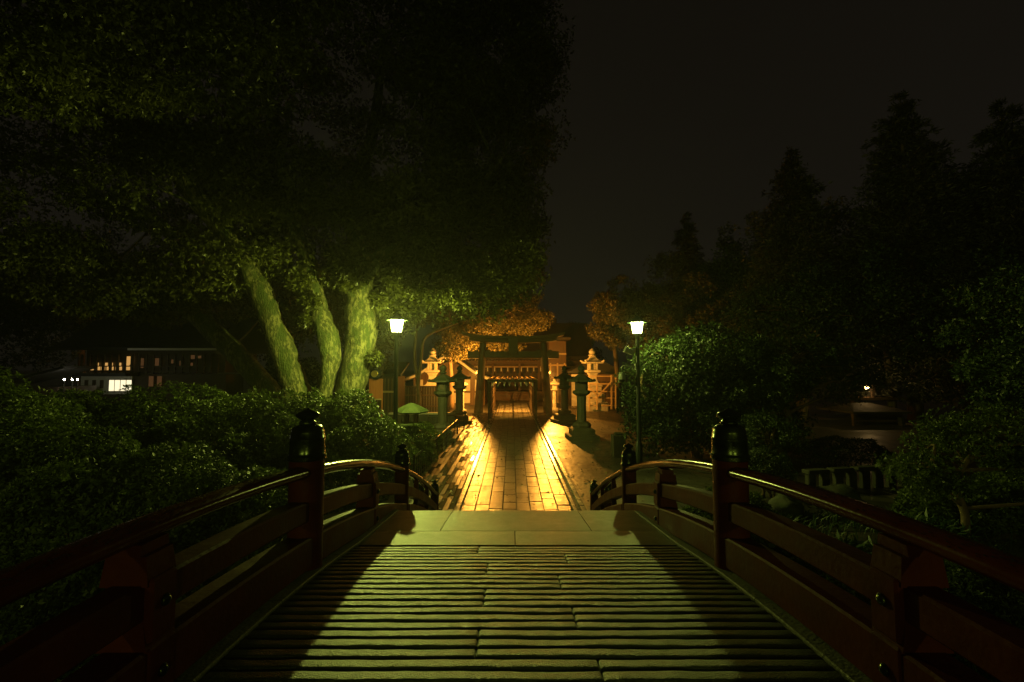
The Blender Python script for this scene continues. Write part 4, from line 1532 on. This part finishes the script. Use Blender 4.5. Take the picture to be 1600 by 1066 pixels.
MB().tube([(c.x, 23.85, c.z + .30), (c.x, 23.92, c.z + .62), (p1.x, 24.0, c.z + .60), (p1.x, 24.0, .0)], .02, 6).build('hook', M['iron'], RL)

# ------------------------------------------------------------------ timber frame at the right
TF = thing('timber_frame', 'pale timber frame with diagonal braces under the pale lantern', 'timber frame', (6.6, 35.6, 0))
FY = 35.6


def bar(name, a, b, w, mm='pale_wood', par=TF, dy=0.0):
    pa, pb = at(a[0], a[1], FY + dy), at(b[0], b[1], FY + dy)
    d = pb - pa
    L = d.length
    ang = math.atan2(d.x, d.z)
    return MB().box(((pa.x + pb.x) / 2, FY + dy, (pa.z + pb.z) / 2), (w, w * .8, L), Matrix.Rotation(ang, 3, 'Y'), .006).build(name, M[mm], par)


bar('post', (933, 600), (933, 641), .11)
bar('post', (955.5, 586), (955.5, 640), .11)
bar('post', (962, 590), (962, 640), .10)
bar('post', (921, 600), (921, 641), .10)
for yy, w in ((600, .10), (612, .09), (622, .09), (634, .08)):
    bar('rail', (919, yy), (964, yy), w, dy=.12)
bar('brace', (934, 620), (955, 597), .09, dy=-.1)
bar('brace', (934, 620), (920, 604), .09, dy=-.1)
bar('rail', (919, 588), (964, 588), .09, dy=.12)
# market roof behind the frame
SR = thing('stall_building', 'low building with lit pale wall behind the dark lanterns', 'building', (5.5, 42, 0))
xa, xb = at(893, 590, 41).x, at(966, 590, 41).x
za = at(893, 583, 41).z
MB().prism([(xa - .4, za), (xa - .4, za + .18), (xb + .8, za + .10), (xb + .8, za - .08)], 'y', 40.0, 45.0).build('roof', M['tile'], SR)
MB().prism([(xa - .2, za + .12), (xb + .4, za + .12), ((xa + xb) / 2, za + 1.35)], 'y', 40.6, 44.5).build('upper_roof', M['tile'], SR)
MB().box(((xa + xb) / 2  , 43, (za - .1) / 2), (xb - xa, 3.4, za - .1)).build('wall', M['wood'], SR)
MB().box((at(898.5, 600, 41.2).x, 41.2, (za - .1) / 2), (.62, .12, za - .12)).build('wall_panel', M['plaster'], SR)
for i in range(5):
    x_ = at(925 + i * 9, 600, 41.25).x
    MB().box((x_, 41.25, 1.4), (.34, .06, 1.5)).build('screen', M['dark_wood'], SR)
# low fence beside the lantern
LF = thing('slat_fence', 'low pale slat fence between the two dark lanterns', 'fence', (at(897, 640, 30).x, 30, 0))
for i in range(5):
    x_ = at(893.5 + i * 2.9, 630, 30).x
    MB().box((x_, 30 + i * .1, .42), (.07, .05, .84)).build('slat', M['pale_wood'], LF)
MB().box((at(899, 630, 30.2).x, 30.28, .72), (.62, .05, .07), Matrix.Rotation(R(38), 3, 'Z')).build('rail', M['pale_wood'], LF)
# small pale lantern right behind the torii pillar
p = at(866, 610, 37)
SL = thing('small_lantern', 'small pale stone lantern just past the torii pillar', 'stone lantern', (p.x, 37, 0))
zz = at(866, 594, 37).z
MB().lathe([(.34, 0), (.34, .15), (.16, .2), (.14, zz - .85), (.30, zz - .78), (.30, zz - .70)], (p.x, 37, 0), 8).build('pedestal', M['pale_stone'], SL)
MB().box((p.x, 37, zz - .52), (.34, .34, .36)).build('fire_box', M['pale_stone'], SL)
MB().lathe([(.1, zz - .34), (.46, zz - .33), (.44, zz - .24), (.2, zz - .12), (.1, zz - .06), (.12, zz), (.02, zz + .1)], (p.x, 37, 0), 8).build('roof', M['pale_stone'], SL)
p = at(851, 610, 38)
copy_tree(SL, (at(722, 640, 36.0).x, 36.0, 0), 'small pale stone lantern behind the dark lantern left of the gate')

PFN = thing('plank_fence', 'dark plank fence hiding the foot of the votive lantern by the thin trunks', 'fence', (-6.5, 34.6, 0))
for i in range(22):
    MB().box((-8.6 + i * .19, 34.6, .95 + rnd.uniform(-.02, .02)), (.175, .03, 1.9)).build('plank', M['dark_wood'], PFN)
for z_ in (.5, 1.3, 1.93):
    MB().box((-6.6, 34.55, z_), (4.3, .06, .09)).build('rail', M['wood'], PFN)
# left side steps and rails behind the lantern
SBW = thing('low_wall', 'low stone wall with pale coping behind the lanterns left of the path', 'wall', (-5.2, 27, 0))
for i in range(5):
    MB().box((-6.6 + i * .75, 27.0, .32), (.73, .34, .64), None, .02).build('block', M['stone'], SBW)
    MB().box((-6.6 + i * .75, 27.0, .70), (.735, .46, .10), None, .015).build('coping', M['pale_stone'], SBW)

# ================================================================== OLD BUILDING AT LEFT
OY = 30.0
OB = thing('old_building', 'two-storey old wooden building with bright lit ground-floor window', 'building', (-24, OY, 0))


def panel(name, x0, y0, x1, y1, mm, dy=0.0, th=.06, par=OB):
    a, b = at(x0, y0, OY + dy), at(x1, y1, OY + dy)
    return MB().box(((a.x + b.x) / 2, OY + dy, (a.z + b.z) / 2), (abs(b.x - a.x), th, abs(a.z - b.z))).build(name, M[mm], par)


a, b = at(120, 590, OY), at(350, 590, OY)
za, zb = at(200, 585, OY).z, at(200, 552, OY).z
MB().box(((a.x + b.x) / 2, OY + 1.2, za / 2), (b.x - a.x, 2.0, za)).build('wall', M['dark_wood'], OB)
MB().box(((a.x + b.x) / 2, OY + 1.3, (za + zb) / 2 + .2), (b.x - a.x - .4, 1.8, zb - za + .2)).build('upper_wall', M['dark_wood'], OB)
zr0 = at(200, 548, OY).z
rf = gable_roof(MB(), a.x - 1.2, b.x + .7, OY - .9, OY + 6, zr0, zr0 + 2.1, .16, .3).build('roof', M['tile'], OB)
e0, e1 = at(200, 548, OY - .93), at(338, 555, OY - .93)
MB().box(((e0.x + e1.x) / 2, OY - .95, zr0 + .05), (e1.x - e0.x, .06, .13)).build('eave_board', M['grey_plaster'], rf)
# white ground-floor wall with slit windows
w = panel('plaster_wall', 128, 588, 206, 616, 'grey_plaster', .10, .1)
for x_ in (135, 147, 159):
    panel('slit_window', x_ - 2, 594, x_ + 2, 607, 'dark_wood', .02, .08)
win = panel('lit_window', 170, 593, 206, 612, 'dark_wood', .03, .05)
for i in range(4):
    x_ = 171 + i * 9
    panel('pane', x_, 594, x_ + 6.6, 611, 'white_glow', -.01, .03, win)
panel('canopy', 126, 583, 207, 588, 'tile', -.5, 1.1)
# first-floor gallery: posts, rails, lit screens
lit = [(130, 138), (142, 146), (149, 156), (158, 164), (167, 170), (174, 177), (181, 184), (187, 190), (196, 203)]
for x0, x1 in lit:
    panel('screen', x0, 573, x1, 578.5, 'warm_glow', .30, .03)
for x0, x1 in ((150, 154), (162, 168), (172, 176), (185, 189), (196, 202)):
    panel('screen', x0, 567, x1, 571.5, 'warm_glow', .30, .03)
panel('screen', 197, 557, 206, 570, 'warm_glow', .32, .03)
for x0, x1, y0, y1 in ((216, 224, 560, 575), (238, 252, 560, 572), (268, 272, 562, 568), (281, 285, 564, 573), (298, 304, 555, 561), (308, 314, 556, 560), (297, 301, 567, 572), (316, 319, 560, 563)):
    panel('screen', x0, y0, x1, y1, 'warm_dim', .30, .03)
for x_ in lin(128, 340, 20):
    panel('gallery_post', x_ - .9, 554, x_ + .9, 584, 'dark_wood', .02, .1)
for y_ in (571.5, 579):
    panel('gallery_rail', 126, y_, 342, y_ + 1.6, 'dark_wood', -.03, .06)
for x0, x1 in ((233, 239), (246, 252)):
    panel('shoji', x0, 588, x1, 604, 'warm_dim', .02, .04)
# dark low annex roof in front
AX = thing('annex_roof', 'low dark tiled lean-to in front of the lit building', 'building', (-26, 27, 0))
p0, p1 = at(85, 566, 27), at(126, 566, 27)
MB().prism([(p0.x - 2, at(85, 600, 27).z), (p0.x - 2, at(85, 596, 27).z), (p1.x, at(140, 572, 27).z), (p1.x, at(140, 576, 27).z)], 'y', 26, 28).build('roof', M['tile'], AX)
MB().box((p0.x - .6, 28, 1.1), (2.2, 2.5, 2.2)).build('wall', M['dark_wood'], AX)
for x_, lab in ((100, 'tiny cold white lamp beside the old building, outer one'), (113, 'tiny cold white lamp beside the old building, middle one'), (121, 'tiny cold white lamp beside the old building, next to the plaster wall')):
    p = at(x_, 593, 26)
    t = thing('wall_lamp', lab, 'lamp', (p.x, 26, p.z), 'tiny lamps by the old building')
    MB().lathe([(.012, -.05), (.028, -.03), (.03, .01), (.015, .03)], (p.x, 26, p.z), 10).build('globe', M['cold_bulb'], t, True)
    MB().tube([(p.x, 26, p.z - .05), (p.x, 26, 0)], .02, 6).build('stand', M['iron'], t)

# ================================================================== TEA HOUSE AT RIGHT
QY = 27.0
TH = thing('tea_house', 'low garden tea house with a pale shingled roof and warm lit veranda', 'tea house', (at(1365, 640, QY).x, QY, 0))


def tp(name, x0, y0, x1, y1, mm, dy=0.0, th=.08, par=TH):
    a, b = at(x0, y0, QY + dy), at(x1, y1, QY + dy)
    return MB().box(((a.x + b.x) / 2, QY + dy, (a.z + b.z) / 2), (abs(b.x - a.x), th, abs(a.z - b.z))).build(name, M[mm], par)


tp('back_wall', 1340, 600, 1400, 622, 'plaster', 3.2, .15)
tp('veranda_floor', 1335, 620, 1402, 624, 'wood', 2.2, 1.6)
tp('veranda_post', 1361, 598, 1366, 622, 'dark_wood', 1.6, .16)
tp('veranda_post', 1392, 604, 1395, 622, 'dark_wood', 1.6, .16)
a, b = at(1322, 650, QY), at(1412, 650, QY)
zl, zh = at(1322, 645, QY).z, at(1322, 630, QY + 2.2).z
rfm = MB()
zr_ = zh + .45
xm_ = (a.x + b.x) / 2
e0 = [(a.x, QY - .6, zl), (b.x, QY - .6, zl), (b.x, QY + 2.6, zl), (a.x, QY + 2.6, zl)]
e1 = [(p_[0], p_[1], p_[2] + .10) for p_ in e0]
rg = [(a.x + 1.1, QY + 1.0, zr_ - .35), (b.x - 1.1, QY + 1.0, zr_ - .35)]
rfm.add(e0 + e1 + rg, [(0, 1, 5, 4), (1, 2, 6, 5), (2, 3, 7, 6), (3, 0, 4, 7), (0, 3, 2, 1), (4, 5, 9, 8), (5, 6, 9), (6, 7, 8, 9), (7, 4, 8)])
rfm.build('roof', M['copper'], TH)
tp('beam', 1330, 645, 1410, 651, 'wood', .2)
tp('wall', 1336, 651, 1408, 668, 'dark_wood', .6)
tp('rail', 1340, 657, 1400, 659, 'wood', .1)
tp('base', 1334, 668, 1412, 678, 'wood', .1, .3)
tp('post', 1332, 647, 1337, 680, 'wood', .0, .16)
tp('post', 1406, 652, 1412, 690, 'stone', -.5, .3)
p = at(1354.5, 605.5, QY + 1.4)
t = thing('veranda_lamp', 'small warm lamp shining on the tea house wall', 'lamp', (p.x, p.y, p.z))
MB().lathe([(.03, -.10), (.09, -.06), (.11, .0), (.09, .06), (.03, .10)], tuple(p), 12).build('globe', M['far_bulb'], t, True)
MB().tube([p + Vector((0, 0, .1)), p + Vector((0, 0, .5))], .012, 6).build('cord', M['iron'], t)

# wooden garden gate behind the bushy tree
GG = thing('board_fence', 'brown board fence behind the bushy tree trunk', 'fence', (at(1190, 680, 18).x, 18, 0))
for i in range(8):
    p = at(1172 + i * 5.0, 655, 18)
    MB().box((p.x, 18.0, .80), (.115, .03, 1.5), None, .004).build('board', M['wood'], GG)
for x_ in (1184, 1214):
    p = at(x_, 655, 18)
    MB().box((p.x, 17.92, .9), (.13, .12, 1.8), None, .01).build('post', M['wood'], GG)
p0, p1 = at(1170, 690, 18), at(1214, 690, 18)
MB().box(((p0.x + p1.x) / 2, 17.96, .35), (p1.x - p0.x, .05, .09)).build('rail', M['wood'], GG)

# ------------------------------------------------------------------ pond edging at right: low stone footbridge rail and rocks
SE = thing('stone_balustrade', 'low stone balustrade at the pond edge beyond the railing', 'balustrade', (9.5, 12.6, ground_z(9.5, 12.6)))
a, b = at(1255, 738, 12.6), at(1440, 726, 13.4)
for i in range(9):
    q = Vector(a).lerp(Vector(b), (i + .5) / 9)
    MB().box((q.x, q.y, q.z - .36), (.20, .18, .62), None, .02).build('block', M['dim_stone'], SE)
for i in range(5):
    q = Vector(a).lerp(Vector(b), (i + .5) / 5)
    MB().box((q.x, q.y, q.z), (.66, .26, .11), Matrix.Rotation(math.atan2(b.y - a.y, b.x - a.x), 3, 'Z'), .02).build('coping', M['dim_stone'], SE)


def rock(name, label, c, r, seed):
    import bmesh
    bm = bmesh.new()
    bmesh.ops.create_icosphere(bm, subdivisions=3, radius=1.0)
    for v in bm.verts:
        n1 = noise.noise(v.co * 1.3 + Vector((seed, 0, 0)))
        n2 = noise.noise(v.co * 3.1 + Vector((0, seed, 0)))
        v.co *= 1 + .35 * n1 + .14 * n2
        v.co = Vector((v.co.x * r[0], v.co.y * r[1], v.co.z * r[2]))
    me = bpy.data.meshes.new(name)
    bm.to_mesh(me); bm.free()
    me.polygons.foreach_set('use_smooth', [True] * len(me.polygons))
    me.materials.append(M['rock'])
    o = bpy.data.objects.new(name, me)
    COL.objects.link(o)
    o.location = (c[0], c[1], ground_z(c[0], c[1]) + r[2] * .45)
    o.rotation_euler = (0, 0, seed)
    return tag(o, label, 'rock', 'rocks along the pond bank')


for i, (c, r, lab) in enumerate([
    ((-5.2, 4.2), (.75, .45, .42), 'flat pale rock below the big dark bush'),
    ((-4.1, 4.0), (.5, .38, .35), 'rounded rock between the flat rock and the railing'),
    ((-6.6, 4.5), (.8, .5, .5), 'large rock at the outer end of the dark bush'),
    ((9.6, 7.6), (.62, .5, .75), 'tall standing rock in the right pond bank corner'),
    ((6.0, 10.6), (.5, .4, .3), 'low rock beside the round clipped shrub'),
    ((7.6, 11.2), (.6, .45, .36), 'rounded rock before the stone balustrade'),
    ((7.2, 8.0), (.55, .4, .3), 'low rock under the spreading maple'),
    ((5.4, 6.6), (.5, .36, .26), 'half-buried rock beneath the sloping railing')]):
    rock('pond_rock', lab, c, r, i * 1.7 + .4)

# grass and ferns on the banks
def blades(n, x0, x1, y0, y1, h, w, excl=None):
    P = np.stack([rng.uniform(x0, x1, n), rng.uniform(y0, y1, n), np.zeros(n)], 1)
    P[:, 2] = [ground_z(a, b) for a, b in P[:, :2]]
    cl = np.sin(P[:, 0] * 2.3 + 1.0) * np.sin(P[:, 1] * 2.9) + .6 * np.sin(P[:, 0] * 5.1 + P[:, 1] * 3.7)
    P = P[cl + rng.normal(size=n) * .5 > -.5]
    n = len(P)
    a = rng.uniform(0, 6.28, n)
    d = np.stack([np.cos(a), np.sin(a), np.zeros(n)], 1)
    s_ = np.stack([-np.sin(a), np.cos(a), np.zeros(n)], 1)
    hh = (h * rng.uniform(.5, 1.3, n))[:, None]
    up = np.array([0, 0, 1.0])
    b0 = P
    mid = P + up * hh * .6 + d * hh * .25
    tip = P + up * hh * .85 + d * hh * .75
    return np.stack([b0, mid + s_ * w, tip, mid - s_ * w], 1)


tag(quads('grass', np.concatenate([blades(30000, -9, -1.95, -1.5, 8.6, .22, .012), blades(30000, 1.95, 12, -1.5, 10.6, .22, .012)]), M['grass']), kind='stuff')
LFW = []
for x0, x1, y0, y1, n in ((1.95, 9.0, 2.0, 10.0, 1900), (-8, -1.95, 1.0, 6.5, 1300)):
    P = np.stack([rng.uniform(x0, x1, n), rng.uniform(y0, y1, n), np.zeros(n)], 1)
    cl = np.sin(P[:, 0] * 1.7) * np.sin(P[:, 1] * 1.3 + .8)
    P = P[cl > .05]
    P[:, 2] = [ground_z(a, b) + .12 for a, b in P[:, :2]]
    A = np.tile(np.array([0, 0, 1.0]), (len(P), 1)) + .3 * rng.normal(size=P.shape)
    LFW.append(rosettes(P, A, 9, .26, .05, (.5, 1.4), .15))
tag(quads('ferns', np.concatenate(LFW), M['grass']), kind='stuff')

# fallen leaves lying on the paving and the ground
n = 2600
P = np.stack([rng.uniform(-2.6, 7.5, n), 9.8 + 26 * rng.random(n) ** 1.5, np.zeros(n)], 1)
P[:, 2] = np.where(P[:, 0] < 1.8, .055, .028)
P = P[(np.abs(P[:, 0] - .1) > 1.0 + .6 * rng.normal(size=n))]
A = np.tile(np.array([0, 0, 1.0]), (len(P), 1)) + .12 * rng.normal(size=P.shape)
tag(quads('fallen_leaves', rosettes(P, A, 1, .09, .05, (1.5, 1.6), 0), M['leaf_warm']), kind='stuff')

# faint volume added to give the lamps a halo, standing in for lens bloom
hz = MB().box((0, 330, 15.0), (1960, 1960, 34)).build('halo_haze', bpy.data.materials.new('halo_mist'))
hm = hz.data.materials[0]
hm.use_nodes = True
hn = hm.node_tree
hn.nodes.clear()
ho = hn.nodes.new('ShaderNodeOutputMaterial')
hv = hn.nodes.new('ShaderNodeVolumePrincipled')
hv.inputs['Color'].default_value = (.9, .9, .9, 1)
hv.inputs['Density'].default_value = HALO_HAZE
hv.inputs['Anisotropy'].default_value = .55
hn.links.new(hv.outputs[0], ho.inputs['Volume'])
tag(hz, kind='stuff')
